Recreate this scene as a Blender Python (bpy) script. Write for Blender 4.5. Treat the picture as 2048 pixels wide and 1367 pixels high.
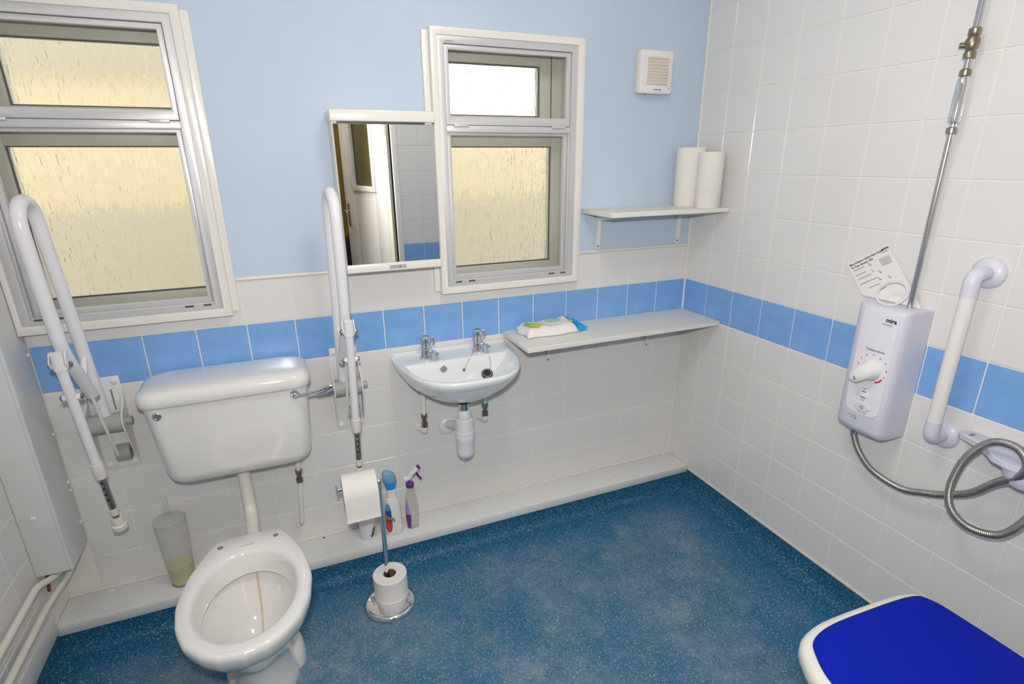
import bpy, bmesh, math, random
from mathutils import Vector, Matrix

# ------------------------------------------------------------------ scene, camera, light
for o in list(bpy.data.objects):
    bpy.data.objects.remove(o, do_unlink=True)
scene = bpy.context.scene
COL = scene.collection
PI = math.pi
random.seed(4)

CAM = Vector((-1.6582, -1.9529, 1.5064))
YAW, PITCH, ROLL = -0.3916, -0.3333, 0.0087
cam_data = bpy.data.cameras.new('camera')
cam = bpy.data.objects.new('camera', cam_data)
COL.objects.link(cam)
scene.camera = cam
cam_data.sensor_fit = 'HORIZONTAL'
cam_data.sensor_width = 36.0
cam_data.lens = 1094.1063 / 2048.0 * 36.0
cam_data.shift_x = 1.317 / 2048.0
cam_data.shift_y = 16.669 / 2048.0
cam_data.clip_start = 0.01
_R = Matrix.Rotation(YAW, 3, 'Z') @ Matrix.Rotation(PITCH, 3, 'X') @ Matrix.Rotation(ROLL, 3, 'Y')
_r, _f, _u = _R @ Vector((1, 0, 0)), _R @ Vector((0, 1, 0)), _R @ Vector((0, 0, 1))
cam.matrix_world = Matrix(((_r.x, _u.x, -_f.x, CAM.x), (_r.y, _u.y, -_f.y, CAM.y), (_r.z, _u.z, -_f.z, CAM.z), (0, 0, 0, 1)))

scene.view_settings.view_transform = 'Standard'
scene.view_settings.look = 'None'
scene.view_settings.gamma = 1.0
scene.view_settings.use_curve_mapping = False
scene.view_settings.exposure = 0.05
scene.cycles.max_bounces = 7
scene.cycles.diffuse_bounces = 3
scene.cycles.glossy_bounces = 4
scene.cycles.transmission_bounces = 6
scene.cycles.transparent_max_bounces = 8
scene.cycles.adaptive_threshold = 0.02
scene.cycles.use_light_tree = False

world = bpy.data.worlds.new('sky')
scene.world = world
world.use_nodes = True
world.node_tree.nodes['Background'].inputs['Color'].default_value = (0.93, 0.95, 1.0, 1)
world.node_tree.nodes['Background'].inputs['Strength'].default_value = 1.65

# the flash gun on top of the camera
fl = bpy.data.lights.new('camera_flash', 'AREA')
fl.shape = 'RECTANGLE'
fl.size = 0.07
fl.size_y = 0.05
fl.energy = 19.0
fl.color = (1.0, 0.955, 0.90)
flo = bpy.data.objects.new('camera_flash', fl)
COL.objects.link(flo)
flo.location = CAM + Vector((-0.01, 0.02, 0.13))
flo.rotation_euler = (math.radians(80), 0, YAW - 0.2)
LAMP_STRENGTH = 17.0

# ------------------------------------------------------------------ materials
MATS = {}
def mat(name, col, rough=0.5, metal=0.0, spec=0.5, emit=None, estr=0.0, coat=0.0, sub=0.0):
    m = bpy.data.materials.new(name)
    m.use_nodes = True
    b = m.node_tree.nodes['Principled BSDF']
    b.inputs['Base Color'].default_value = (*col, 1)
    b.inputs['Roughness'].default_value = rough
    b.inputs['Metallic'].default_value = metal
    b.inputs['Specular IOR Level'].default_value = spec
    if coat:
        b.inputs['Coat Weight'].default_value = coat
        b.inputs['Coat Roughness'].default_value = 0.05
    if emit:
        b.inputs['Emission Color'].default_value = (*emit, 1)
        b.inputs['Emission Strength'].default_value = estr
    MATS[name] = m
    return m

def N(m, t, **kw):
    n = m.node_tree.nodes.new(t)
    for k, v in kw.items():
        if k in n.inputs.keys() if hasattr(n.inputs, 'keys') else False:
            n.inputs[k].default_value = v
        else:
            setattr(n, k, v)
    return n
def L(m, a, b): m.node_tree.links.new(a, b)

def noise_tint(m, scale, amount, c1, c2, coords='Object', detail=4.0, lo=0.35, hi=0.65):
    nt = m.node_tree
    tc = nt.nodes.new('ShaderNodeTexCoord')
    nz = nt.nodes.new('ShaderNodeTexNoise')
    nz.inputs['Scale'].default_value = scale
    nz.inputs['Detail'].default_value = detail
    rp = nt.nodes.new('ShaderNodeValToRGB')
    rp.color_ramp.elements[0].position = lo
    rp.color_ramp.elements[0].color = (*c1, 1)
    rp.color_ramp.elements[1].position = hi
    rp.color_ramp.elements[1].color = (*c2, 1)
    nt.links.new(tc.outputs[coords], nz.inputs['Vector'])
    nt.links.new(nz.outputs['Fac'], rp.inputs['Fac'])
    nt.links.new(rp.outputs['Color'], nt.nodes['Principled BSDF'].inputs['Base Color'])

def bump(m, scale, strength, dist=0.002, detail=3.0):
    nt = m.node_tree
    tc = nt.nodes.new('ShaderNodeTexCoord')
    nz = nt.nodes.new('ShaderNodeTexNoise')
    nz.inputs['Scale'].default_value = scale
    nz.inputs['Detail'].default_value = detail
    bp = nt.nodes.new('ShaderNodeBump')
    bp.inputs['Strength'].default_value = strength
    bp.inputs['Distance'].default_value = dist
    nt.links.new(tc.outputs['Object'], nz.inputs['Vector'])
    nt.links.new(nz.outputs['Fac'], bp.inputs['Height'])
    nt.links.new(bp.outputs['Normal'], nt.nodes['Principled BSDF'].inputs['Normal'])

mat('tile_white', (0.80, 0.79, 0.785), 0.16)
bump(MATS['tile_white'], 9.0, 0.06, 0.004, 0.0)
mat('tile_blue', (0.215, 0.435, 0.82), 0.2)
noise_tint(MATS['tile_blue'], 14.0, 1, (0.20, 0.41, 0.79), (0.23, 0.46, 0.85))
mat('grout', (0.88, 0.86, 0.81), 0.9)
mat('paint_blue', (0.55, 0.655, 0.82), 0.65)
noise_tint(MATS['paint_blue'], 3.0, 1, (0.525, 0.64, 0.805), (0.56, 0.67, 0.835))
bump(MATS['paint_blue'], 160.0, 0.12, 0.001)
mat('paint_white', (0.83, 0.82, 0.79), 0.45)
mat('gloss_white', (0.85, 0.83, 0.79), 0.25)
mat('cream_white', (0.83, 0.80, 0.72), 0.35)
mat('boxing_white', (0.80, 0.81, 0.81), 0.4)
noise_tint(MATS['boxing_white'], 4.0, 1, (0.78, 0.79, 0.79), (0.82, 0.83, 0.83))
mat('shelf_white', (0.82, 0.81, 0.77), 0.45)
mat('ceramic', (0.83, 0.82, 0.81), 0.08, coat=0.6)
mat('ceramic_blue', (0.80, 0.83, 0.86), 0.08, coat=0.6)
mat('rail_white', (0.83, 0.82, 0.86), 0.2)
mat('plastic_white', (0.84, 0.83, 0.83), 0.35)
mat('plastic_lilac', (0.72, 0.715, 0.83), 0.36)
mat('plastic_panel', (0.84, 0.83, 0.90), 0.3)
mat('plastic_cream', (0.80, 0.76, 0.66), 0.4)
mat('fan_louvre', (0.74, 0.66, 0.54), 0.5)
mat('grey_plastic', (0.42, 0.43, 0.42), 0.5)
mat('aluminium', (0.66, 0.66, 0.68), 0.42, 0.35)
mat('alu_dark', (0.10, 0.10, 0.11), 0.5, 0.3)
mat('timber_white', (0.70, 0.69, 0.62), 0.45)
mat('chrome', (0.82, 0.83, 0.85), 0.07, 1.0)
mat('pipe_chrome', (0.62, 0.62, 0.63), 0.18, 1.0)
mat('steel_hose', (0.50, 0.47, 0.43), 0.3, 1.0)
mat('steel_tube', (0.38, 0.36, 0.33), 0.32, 1.0)
mat('brass', (0.34, 0.29, 0.22), 0.35, 1.0)
mat('verdigris', (0.05, 0.25, 0.18), 0.7)
mat('black', (0.01, 0.01, 0.01), 0.45)
mat('dark_hole', (0.02, 0.015, 0.012), 0.9)
mat('paper', (0.86, 0.84, 0.81), 0.9)
bump(MATS['paper'], 260.0, 0.35, 0.002, 2.0)
mat('paper_flat', (0.86, 0.84, 0.82), 0.8)
mat('towel_paper', (0.86, 0.83, 0.78), 0.9)
bump(MATS['towel_paper'], 180.0, 0.3, 0.002, 2.0)
mat('cardboard', (0.22, 0.13, 0.07), 0.9)
mat('ink', (0.03, 0.03, 0.035), 0.7)
mat('ink_grey', (0.25, 0.25, 0.26), 0.7)
mat('ink_red', (0.62, 0.02, 0.02), 0.5)
mat('ink_blue', (0.02, 0.02, 0.35), 0.5)
mat('ink_orange', (0.75, 0.35, 0.08), 0.6)
mat('logo_purple', (0.13, 0.08, 0.55), 0.6)
mat('pad_blue', (0.002, 0.016, 0.42), 0.6, spec=0.12)
bump(MATS['pad_blue'], 240.0, 0.12, 0.001)
mat('stool_white', (0.82, 0.81, 0.76), 0.4)
mat('bright_blue', (0.03, 0.36, 0.80), 0.3)
mat('label_navy', (0.02, 0.06, 0.42), 0.4)
mat('label_red', (0.72, 0.06, 0.03), 0.4)
mat('label_cyan', (0.05, 0.40, 0.78), 0.4)
mat('label_yellow', (0.85, 0.68, 0.05), 0.4)
mat('purple', (0.15, 0.02, 0.26), 0.35)
mat('label_lilac', (0.47, 0.27, 0.66), 0.4)
mat('green_print', (0.30, 0.60, 0.05), 0.5)
mat('yellow_print', (0.75, 0.68, 0.04), 0.5)
mat('pale_green', (0.55, 0.70, 0.55), 0.5)
mat('leaf_green', (0.02, 0.12, 0.03), 0.5)
mat('wipe_flap', (0.02, 0.40, 0.80), 0.35)
mat('liquid_yellow', (0.62, 0.58, 0.22), 0.3)
mat('rust', (0.22, 0.06, 0.03), 0.9)
mat('door_white', (0.80, 0.78, 0.75), 0.4)
mat('door_cream', (0.80, 0.76, 0.62), 0.5)
mat('olive_glass', (0.14, 0.125, 0.045), 0.4)
mat('ochre', (0.36, 0.22, 0.04), 0.7)
noise_tint(MATS['ochre'], 2.0, 1, (0.33, 0.20, 0.03), (0.40, 0.25, 0.045))
mat('dark_cabinet', (0.015, 0.016, 0.022), 0.4)
mat('ceiling_white', (0.86, 0.86, 0.85), 0.9)
mat('render_cream', (0.95, 0.78, 0.50), 0.9)
mat('render_grey', (0.74, 0.65, 0.46), 0.9)
mat('paving', (0.45, 0.43, 0.38), 0.9)
mat('stain', (0.62, 0.50, 0.26), 0.4)
mat('mirror', (0.90, 0.91, 0.90), 0.0, 1.0)
mat('opal', (0.9, 0.9, 0.9), 0.5, emit=(1.0, 0.945, 0.87), estr=LAMP_STRENGTH)
mat('rubber_white', (0.78, 0.76, 0.69), 0.6)

# vinyl floor: blue with white and pink flecks and chalky wear
def vinyl(name, wear):
    m = mat(name, (0.02, 0.15, 0.32), 0.55, spec=0.35)
    nt = m.node_tree
    b = nt.nodes['Principled BSDF']
    tc = nt.nodes.new('ShaderNodeTexCoord')
    def nz(scale, detail, rough=0.5):
        n = nt.nodes.new('ShaderNodeTexNoise')
        n.inputs['Scale'].default_value = scale
        n.inputs['Detail'].default_value = detail
        n.inputs['Roughness'].default_value = rough
        nt.links.new(tc.outputs['Object'], n.inputs['Vector'])
        return n
    def ramp(src, p0, p1, c0=(0, 0, 0, 1), c1=(1, 1, 1, 1)):
        r = nt.nodes.new('ShaderNodeValToRGB')
        r.color_ramp.elements[0].position = p0
        r.color_ramp.elements[1].position = p1
        r.color_ramp.elements[0].color = c0
        r.color_ramp.elements[1].color = c1
        nt.links.new(src, r.inputs['Fac'])
        return r
    def mix(fac, a, bb):
        x = nt.nodes.new('ShaderNodeMix')
        x.data_type = 'RGBA'
        if isinstance(fac, float): x.inputs['Factor'].default_value = fac
        else: nt.links.new(fac, x.inputs['Factor'])
        for i, v in ((6, a), (7, bb)):
            if isinstance(v, tuple): x.inputs[i].default_value = (*v, 1)
            else: nt.links.new(v, x.inputs[i])
        return x.outputs[2]
    dk = 0.85 if wear > .5 else 0.72
    fine = ramp(nz(150, 3, 0.7).outputs['Fac'], 0.33, 0.67, (0.006 * dk, 0.095 * dk, 0.22 * dk, 1), (0.018 * dk, 0.225 * dk, 0.43 * dk, 1))
    col = fine.outputs['Color']
    if wear > .5:
        # chalky wear in the walked area; the strip next to the walls stays clean
        big = ramp(nz(2.2, 6, 0.68).outputs['Fac'], 0.38, 0.68, (0.12, 0.12, 0.12, 1), (1, 1, 1, 1))
        streak = ramp(nz(11.0, 8, 0.72).outputs['Fac'], 0.42, 0.72, (0.35, 0.35, 0.35, 1), (1, 1, 1, 1))
        sx = nt.nodes.new('ShaderNodeSeparateXYZ')
        wob = nz(5.0, 4, 0.6)
        add = nt.nodes.new('ShaderNodeVectorMath'); add.operation = 'MULTIPLY_ADD'
        nt.links.new(wob.outputs['Color'], add.inputs[0]); add.inputs[1].default_value = (0.22, 0.22, 0); nt.links.new(tc.outputs['Object'], add.inputs[2])
        nt.links.new(add.outputs[0], sx.inputs[0])
        def edge(out, a0, a1):
            mr = nt.nodes.new('ShaderNodeMapRange'); mr.interpolation_type = 'SMOOTHSTEP'
            nt.links.new(out, mr.inputs[0]); mr.inputs[1].default_value = a0; mr.inputs[2].default_value = a1
            mr.inputs[3].default_value = 0.06; mr.inputs[4].default_value = 1.0
            return mr.outputs[0]
        def mul(a_, b_):
            q = nt.nodes.new('ShaderNodeMath'); q.operation = 'MULTIPLY'
            nt.links.new(a_, q.inputs[0])
            if isinstance(b_, float): q.inputs[1].default_value = b_
            else: nt.links.new(b_, q.inputs[1])
            return q.outputs[0]
        f = mul(mul(edge(sx.outputs[0], 0.06, -0.16), edge(sx.outputs[1], -0.06, -0.24)), mul(big.outputs['Color'], streak.outputs['Color']))
        col = mix(mul(f, wear), col, (0.33, 0.40, 0.42))
    for scale, thr, c in ((150, 0.14, (0.58, 0.62, 0.66)), (115, 0.11, (0.60, 0.46, 0.48)), (190, 0.14, (0.22, 0.48, 0.56)), (130, 0.10, (0.002, 0.012, 0.05))):
        v = nt.nodes.new('ShaderNodeTexVoronoi')
        v.inputs['Scale'].default_value = scale
        v.inputs['Randomness'].default_value = 1.0
        nt.links.new(tc.outputs['Object'], v.inputs['Vector'])
        dots = ramp(v.outputs['Distance'], thr, thr + 0.1, (1, 1, 1, 1), (0, 0, 0, 1))
        sel = nt.nodes.new('ShaderNodeSeparateColor')
        nt.links.new(v.outputs['Color'], sel.inputs[0])
        keep = nt.nodes.new('ShaderNodeMath'); keep.operation = 'GREATER_THAN'; keep.inputs[1].default_value = 0.3
        nt.links.new(sel.outputs[0], keep.inputs[0])
        mm = nt.nodes.new('ShaderNodeMath'); mm.operation = 'MULTIPLY'
        nt.links.new(dots.outputs['Color'], mm.inputs[0]); nt.links.new(keep.outputs[0], mm.inputs[1])
        col = mix(mm.outputs[0], col, c)
    nt.links.new(col, b.inputs['Base Color'])
    return m
vinyl('vinyl', 0.95)
vinyl('vinyl_clean', 0.08)

def glass_clear(name):
    m = bpy.data.materials.new(name); m.use_nodes = True
    nt = m.node_tree; nt.nodes.clear()
    out = nt.nodes.new('ShaderNodeOutputMaterial')
    t = nt.nodes.new('ShaderNodeBsdfTransparent'); t.inputs[0].default_value = (0.95, 0.96, 0.95, 1)
    g = nt.nodes.new('ShaderNodeBsdfGlossy'); g.inputs['Roughness'].default_value = 0.02
    f = nt.nodes.new('ShaderNodeFresnel'); f.inputs[0].default_value = 1.35
    x = nt.nodes.new('ShaderNodeMixShader')
    nt.links.new(f.outputs[0], x.inputs[0]); nt.links.new(t.outputs[0], x.inputs[1]); nt.links.new(g.outputs[0], x.inputs[2])
    nt.links.new(x.outputs[0], out.inputs[0])
    MATS[name] = m
glass_clear('glass_clear')

def glass_obscure(name):
    m = bpy.data.materials.new(name); m.use_nodes = True
    nt = m.node_tree
    b = nt.nodes['Principled BSDF']
    b.inputs['Base Color'].default_value = (0.97, 0.96, 0.93, 1)
    b.inputs['Transmission Weight'].default_value = 1.0
    b.inputs['Roughness'].default_value = 0.16
    b.inputs['IOR'].default_value = 1.3
    tc = nt.nodes.new('ShaderNodeTexCoord')
    mp = nt.nodes.new('ShaderNodeMapping')
    mp.inputs['Scale'].default_value = (190, 190, 16)
    nz = nt.nodes.new('ShaderNodeTexNoise'); nz.inputs['Scale'].default_value = 1.0; nz.inputs['Detail'].default_value = 3
    bp = nt.nodes.new('ShaderNodeBump'); bp.inputs['Strength'].default_value = 0.85; bp.inputs['Distance'].default_value = 0.006
    nt.links.new(tc.outputs['Object'], mp.inputs[0]); nt.links.new(mp.outputs[0], nz.inputs['Vector'])
    nt.links.new(nz.outputs['Fac'], bp.inputs['Height']); nt.links.new(bp.outputs[0], b.inputs['Normal'])
    MATS[name] = m
glass_obscure('glass_obscure')

def see_through_plastic(name, col, amount):
    m = bpy.data.materials.new(name); m.use_nodes = True
    nt = m.node_tree
    b = nt.nodes['Principled BSDF']
    b.inputs['Base Color'].default_value = (*col, 1)
    b.inputs['Roughness'].default_value = 0.25
    out = nt.nodes['Material Output']
    t = nt.nodes.new('ShaderNodeBsdfTransparent')
    x = nt.nodes.new('ShaderNodeMixShader'); x.inputs[0].default_value = amount
    nt.links.new(b.outputs[0], x.inputs[1]); nt.links.new(t.outputs[0], x.inputs[2]); nt.links.new(x.outputs[0], out.inputs[0])
    MATS[name] = m
see_through_plastic('frosted', (0.82, 0.82, 0.76), 0.80)
see_through_plastic('clear_plastic', (0.66, 0.67, 0.60), 0.7)
see_through_plastic('blue_cap', (0.25, 0.50, 0.72), 0.25)

# ------------------------------------------------------------------ mesh helpers
def box(bm, x0, x1, y0, y1, z0, z1, bev=0.0, seg=2):
    r = bmesh.ops.create_cube(bm, size=1.0)
    vs = r['verts']
    sx, sy, sz = abs(x1 - x0), abs(y1 - y0), abs(z1 - z0)
    for v in vs:
        v.co = Vector((v.co.x * sx + (x0 + x1) / 2, v.co.y * sy + (y0 + y1) / 2, v.co.z * sz + (z0 + z1) / 2))
    if bev > 0:
        es = {e for v in vs for e in v.link_edges}
        bmesh.ops.bevel(bm, geom=list(es), offset=min(bev, sx * .49, sy * .49, sz * .49), segments=seg, profile=0.5, affect='EDGES')
    return bm

def frame_for(d):
    d = d.normalized()
    a = Vector((0, 0, 1)) if abs(d.z) < 0.9 else Vector((1, 0, 0))
    s = d.cross(a).normalized()
    return s, s.cross(d).normalized()

def loft(bm, rings, cap0=True, cap1=True, closed=False):
    vr = [[bm.verts.new(p) for p in r] for r in rings]
    n = len(vr[0])
    cnt = len(vr)
    for i in range(cnt if closed else cnt - 1):
        a, b = vr[i], vr[(i + 1) % cnt]
        for j in range(n):
            k = (j + 1) % n
            try: bm.faces.new((a[j], a[k], b[k], b[j]))
            except ValueError: pass
    if not closed:
        if cap0: bm.faces.new(list(reversed(vr[0])))
        if cap1: bm.faces.new(vr[-1])
    return vr

def cyl(bm, p0, p1, r0, r1=None, seg=24):
    p0, p1 = Vector(p0), Vector(p1)
    if r1 is None: r1 = r0
    s, t = frame_for(p1 - p0)
    rings = []
    for p, r in ((p0, r0), (p1, r1)):
        rings.append([p + s * (r * math.cos(2 * PI * i / seg)) + t * (r * math.sin(2 * PI * i / seg)) for i in range(seg)])
    loft(bm, rings)

def lathe(bm, p0, d, prof, seg=32):
    """prof: (radius, distance along d) pairs"""
    p0, d = Vector(p0), Vector(d).normalized()
    s, t = frame_for(d)
    rings = []
    for r, h in prof:
        r = max(r, 1e-5)
        rings.append([p0 + d * h + s * (r * math.cos(2 * PI * i / seg)) + t * (r * math.sin(2 * PI * i / seg)) for i in range(seg)])
    loft(bm, rings)

def smooth_path(pts, n=8, closed=False):
    pts = [Vector(p) for p in pts]
    out = []
    m = len(pts)
    rng = range(m) if closed else range(m - 1)
    for i in rng:
        p1, p2 = pts[i], pts[(i + 1) % m]
        p0 = pts[i - 1] if (i > 0 or closed) else p1 * 2 - p2
        p3 = pts[(i + 2) % m] if (i + 2 < m or closed) else p2 * 2 - p1
        for j in range(n):
            t = j / n
            out.append(0.5 * ((2 * p1) + (p2 - p0) * t + (2 * p0 - 5 * p1 + 4 * p2 - p3) * t * t + (3 * p1 - p0 - 3 * p2 + p3) * t ** 3))
    if not closed: out.append(pts[-1])
    return out

def round_path(pts, r, n=6):
    pts = [Vector(p) for p in pts]
    out = [pts[0]]
    for i in range(1, len(pts) - 1):
        a, b, c = pts[i - 1], pts[i], pts[i + 1]
        d1, d2 = (a - b), (c - b)
        rr = min(r, d1.length * .49, d2.length * .49)
        p, q = b + d1.normalized() * rr, b + d2.normalized() * rr
        for j in range(n + 1):
            t = j / n
            out.append(p * (1 - t) ** 2 + b * 2 * t * (1 - t) + q * t * t)
    out.append(pts[-1])
    return out

def tube(bm, pts, r, seg=16, closed=False, radii=None):
    pts = [Vector(p) for p in pts]
    n = len(pts)
    rings = []
    d0 = (pts[1] - pts[0]).normalized()
    s, t = frame_for(d0)
    for i in range(n):
        if closed: d = (pts[(i + 1) % n] - pts[i - 1]).normalized()
        else: d = (pts[min(i + 1, n - 1)] - pts[max(i - 1, 0)]).normalized()
        s = (s - d * s.dot(d)).normalized()
        t = d.cross(s).normalized()
        rr = radii[i] if radii else r
        rings.append([pts[i] + s * (rr * math.cos(2 * PI * k / seg)) + t * (rr * math.sin(2 * PI * k / seg)) for k in range(seg)])
    loft(bm, rings, closed=closed)

def prism(bm, poly, axis, a, b, bev=0.0, seg=2):
    """poly: 2D points in the other two axes (in x,y,z order); extruded along axis from a to b"""
    def P(q, h):
        if axis == 0: return (h, q[0], q[1])
        if axis == 1: return (q[0], h, q[1])
        return (q[0], q[1], h)
    va = [bm.verts.new(P(q, a)) for q in poly]
    vb = [bm.verts.new(P(q, b)) for q in poly]
    n = len(poly)
    fs = [bm.faces.new(va), bm.faces.new(list(reversed(vb)))]
    for i in range(n):
        k = (i + 1) % n
        fs.append(bm.faces.new((va[i], vb[i], vb[k], va[k])))
    if bev > 0:
        es = list({e for f in fs[:2] for e in f.edges})
        bmesh.ops.bevel(bm, geom=es, offset=bev, segments=seg, profile=0.5, affect='EDGES')

def ring_frame(bm, ox0, ox1, oz0, oz1, ix0, ix1, iz0, iz1, y0, y1, bev=0.0):
    """rectangular frame, one closed mesh, mitred corners"""
    o = [(ox0, oz0), (ox1, oz0), (ox1, oz1), (ox0, oz1)]
    i = [(ix0, iz0), (ix1, iz0), (ix1, iz1), (ix0, iz1)]
    def V4(q, y): return [bm.verts.new((x, y, z)) for x, z in q]
    of, ob, nf, nb = V4(o, y0), V4(o, y1), V4(i, y0), V4(i, y1)
    es = []
    for k in range(4):
        j = (k + 1) % 4
        bm.faces.new((of[k], of[j], nf[j], nf[k]))
        bm.faces.new((ob[j], ob[k], nb[k], nb[j]))
        bm.faces.new((of[j], of[k], ob[k], ob[j]))
        bm.faces.new((nf[k], nf[j], nb[j], nb[k]))
    if bev:
        es = [e for e in bm.edges if (e.verts[0] in of and e.verts[1] in of) or (e.verts[0] in nf and e.verts[1] in nf)]
        bmesh.ops.bevel(bm, geom=es, offset=bev, segments=2, profile=0.5, affect='EDGES')

def rounded_rect(x0, x1, y0, y1, r, n=6):
    out = []
    for cx, cy, a0 in ((x1 - r, y1 - r, 0), (x0 + r, y1 - r, PI / 2), (x0 + r, y0 + r, PI), (x1 - r, y0 + r, 1.5 * PI)):
        for i in range(n + 1):
            a = a0 + PI / 2 * i / n
            out.append((cx + r * math.cos(a), cy + r * math.sin(a)))
    return out

def finish(bm, name, m, angle=40, recalc=True):
    if recalc: bmesh.ops.recalc_face_normals(bm, faces=bm.faces[:])
    me = bpy.data.meshes.new(name)
    bm.to_mesh(me); bm.free()
    if m is not None:
        me.materials.append(MATS[m] if isinstance(m, str) else m)
    me.shade_smooth()
    me.set_sharp_from_angle(angle=math.radians(angle))
    return me

def root_loc(o):
    p = Vector((0, 0, 0))
    while o is not None:
        p += o.location
        o = o.parent
    return p

def part(name, bm, m, parent, label=None, angle=40):
    """bm is in world coordinates"""
    off = root_loc(parent)
    bmesh.ops.translate(bm, verts=bm.verts[:], vec=-off)
    o = bpy.data.objects.new(name, finish(bm, name, m, angle))
    COL.objects.link(o); o.parent = parent
    if label: o['label'] = label
    return o

def tag(o, label, cat, group=None):
    o['label'] = label; o['category'] = cat
    if group: o['group'] = group
    return o

def thing(name, label, cat, loc, group=None):
    o = bpy.data.objects.new(name, None)
    COL.objects.link(o); o.location = loc
    o.empty_display_size = 0.05
    return tag(o, label, cat, group)

def single(name, bm, m, loc, label, cat, group=None, angle=40):
    loc = Vector(loc)
    bmesh.ops.translate(bm, verts=bm.verts[:], vec=-loc)
    o = bpy.data.objects.new(name, finish(bm, name, m, angle))
    COL.objects.link(o); o.location = loc
    return tag(o, label, cat, group)

def struct(name, bm, m, label=None, loc=(0, 0, 0)):
    loc = Vector(loc)
    bmesh.ops.translate(bm, verts=bm.verts[:], vec=-loc)
    o = bpy.data.objects.new(name, finish(bm, name, m))
    COL.objects.link(o); o.location = loc
    o['kind'] = 'structure'
    if label: o['label'] = label
    return o

B = bmesh.new

def text_part(name, body, origin, right, up, size, m, parent, align='CENTER', depth=0.0002, bold=0.0):
    cu = bpy.data.curves.new(name, 'FONT')
    cu.body = body; cu.size = size; cu.align_x = align; cu.align_y = 'CENTER'
    cu.extrude = depth; cu.offset = bold
    cu.resolution_u = 2
    to = bpy.data.objects.new(name, cu)
    COL.objects.link(to)
    dg = bpy.context.evaluated_depsgraph_get()
    me = bpy.data.meshes.new_from_object(to.evaluated_get(dg))
    bpy.data.objects.remove(to, do_unlink=True)
    r, u = Vector(right).normalized(), Vector(up).normalized()
    n = r.cross(u)
    off = root_loc(parent)
    for v in me.vertices:
        v.co = Vector(origin) + r * v.co.x + u * v.co.y + n * v.co.z - off
    me.materials.clear(); me.materials.append(MATS[m])
    o = bpy.data.objects.new(name, me)
    COL.objects.link(o); o.parent = parent
    return o

# ------------------------------------------------------------------ room shell
T = 0.15
XL, YF, ZC = -2.485, -1.88, 2.40
HOLES = [(-2.116 - .262, -2.116 + .262), (-0.858 - .262, -0.858 + .262)]
HZ0, HZ1 = 1.066, 1.893

b = B(); box(b, -2.7, 0.12, -3.2, 0.0, -0.05, 0.0)
struct('floor', b, 'vinyl', 'blue speckled safety vinyl floor with pale scuffed patches')
b = B(); box(b, -2.7, 0.12, -3.2, 0.2, ZC, ZC + .05)
struct('ceiling', b, 'ceiling_white')

# back wall: lower tiled part, upper painted part, two window openings
b = B()
G = 0.0022
box(b, -2.7, .12, G, .16, 0, HZ0)
xs = [-2.7, HOLES[0][0], HOLES[0][1], HOLES[1][0], HOLES[1][1], .12]
low_faces = set(b.faces)
def upper(x0, x1, z0, z1):
    box(b, x0, x1, 0, .16, z0, z1)
for i in (0, 2, 4):
    box(b, xs[i], xs[i + 1], G, .16, HZ0, 1.15)
low_faces = set(b.faces)
for i in (0, 2, 4):
    upper(xs[i], xs[i + 1], 1.15, HZ1)
upper(-2.7, .12, HZ1, ZC)
for f in b.faces: f.material_index = 0 if f in low_faces else 1
wall_back = struct('wall_back', b, 'grout', 'pale blue painted wall over white tiles with a blue tile band')
wall_back.data.materials.append(MATS['paint_blue'])

b = B(); box(b, G, .15, -3.2, .0, 0, ZC)
wall_right = struct('wall_right', b, 'grout', 'white tiled wall with one row of blue tiles')
b = B(); box(b, XL - .15, XL - G, -3.2, .0, 0, ZC)
wall_left = struct('wall_left', b, 'grout', 'white tiled side wall')
DX0, DX1, DZ = -1.83, -0.965, 2.03
b = B()
box(b, XL, DX0, YF - .1, YF - G, 0, ZC)
box(b, DX1, 0, YF - .1, YF - G, 0, ZC)
box(b, DX0, DX1, YF - .1, YF - G, DZ, ZC)
wall_front = struct('wall_front', b, 'grout', 'tiled wall with the doorway, seen in the mirror')
b = B(); box(b, -2.7, .12, -3.25, -3.15, 0, ZC)
struct('wall_corridor', b, 'ochre', 'ochre corridor wall beyond the door, seen in the mirror')

# tiles, each one an object under its wall
TW = 0.1464
TILE_CACHE = {}
def tile_mesh(w, h, m, thick=0.008):
    key = (round(w, 4), round(h, 4), m)
    if key not in TILE_CACHE:
        bm = B()
        box(bm, -w / 2, w / 2, 0, thick, -h / 2, h / 2, 0.0009, 1)
        TILE_CACHE[key] = finish(bm, 'tile', m, 30)
    return TILE_CACHE[key]
def put_tile(parent, c, w, h, m, rot):
    o = bpy.data.objects.new('tile', tile_mesh(w, h, m))
    COL.objects.link(o); o.parent = parent
    o.location = c
    j = 0.0022
    o.rotation_euler = (random.uniform(-j, j), random.uniform(-j, j) * .4, rot + random.uniform(-j, j))
    return o
def spans(first, end):
    """joint positions from 0: first joint, then every T, up to end"""
    out = [0.0]; p = first
    while p < end - 0.012:
        out.append(p); p += T
    out.append(end)
    return out
gap = T - TW
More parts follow.
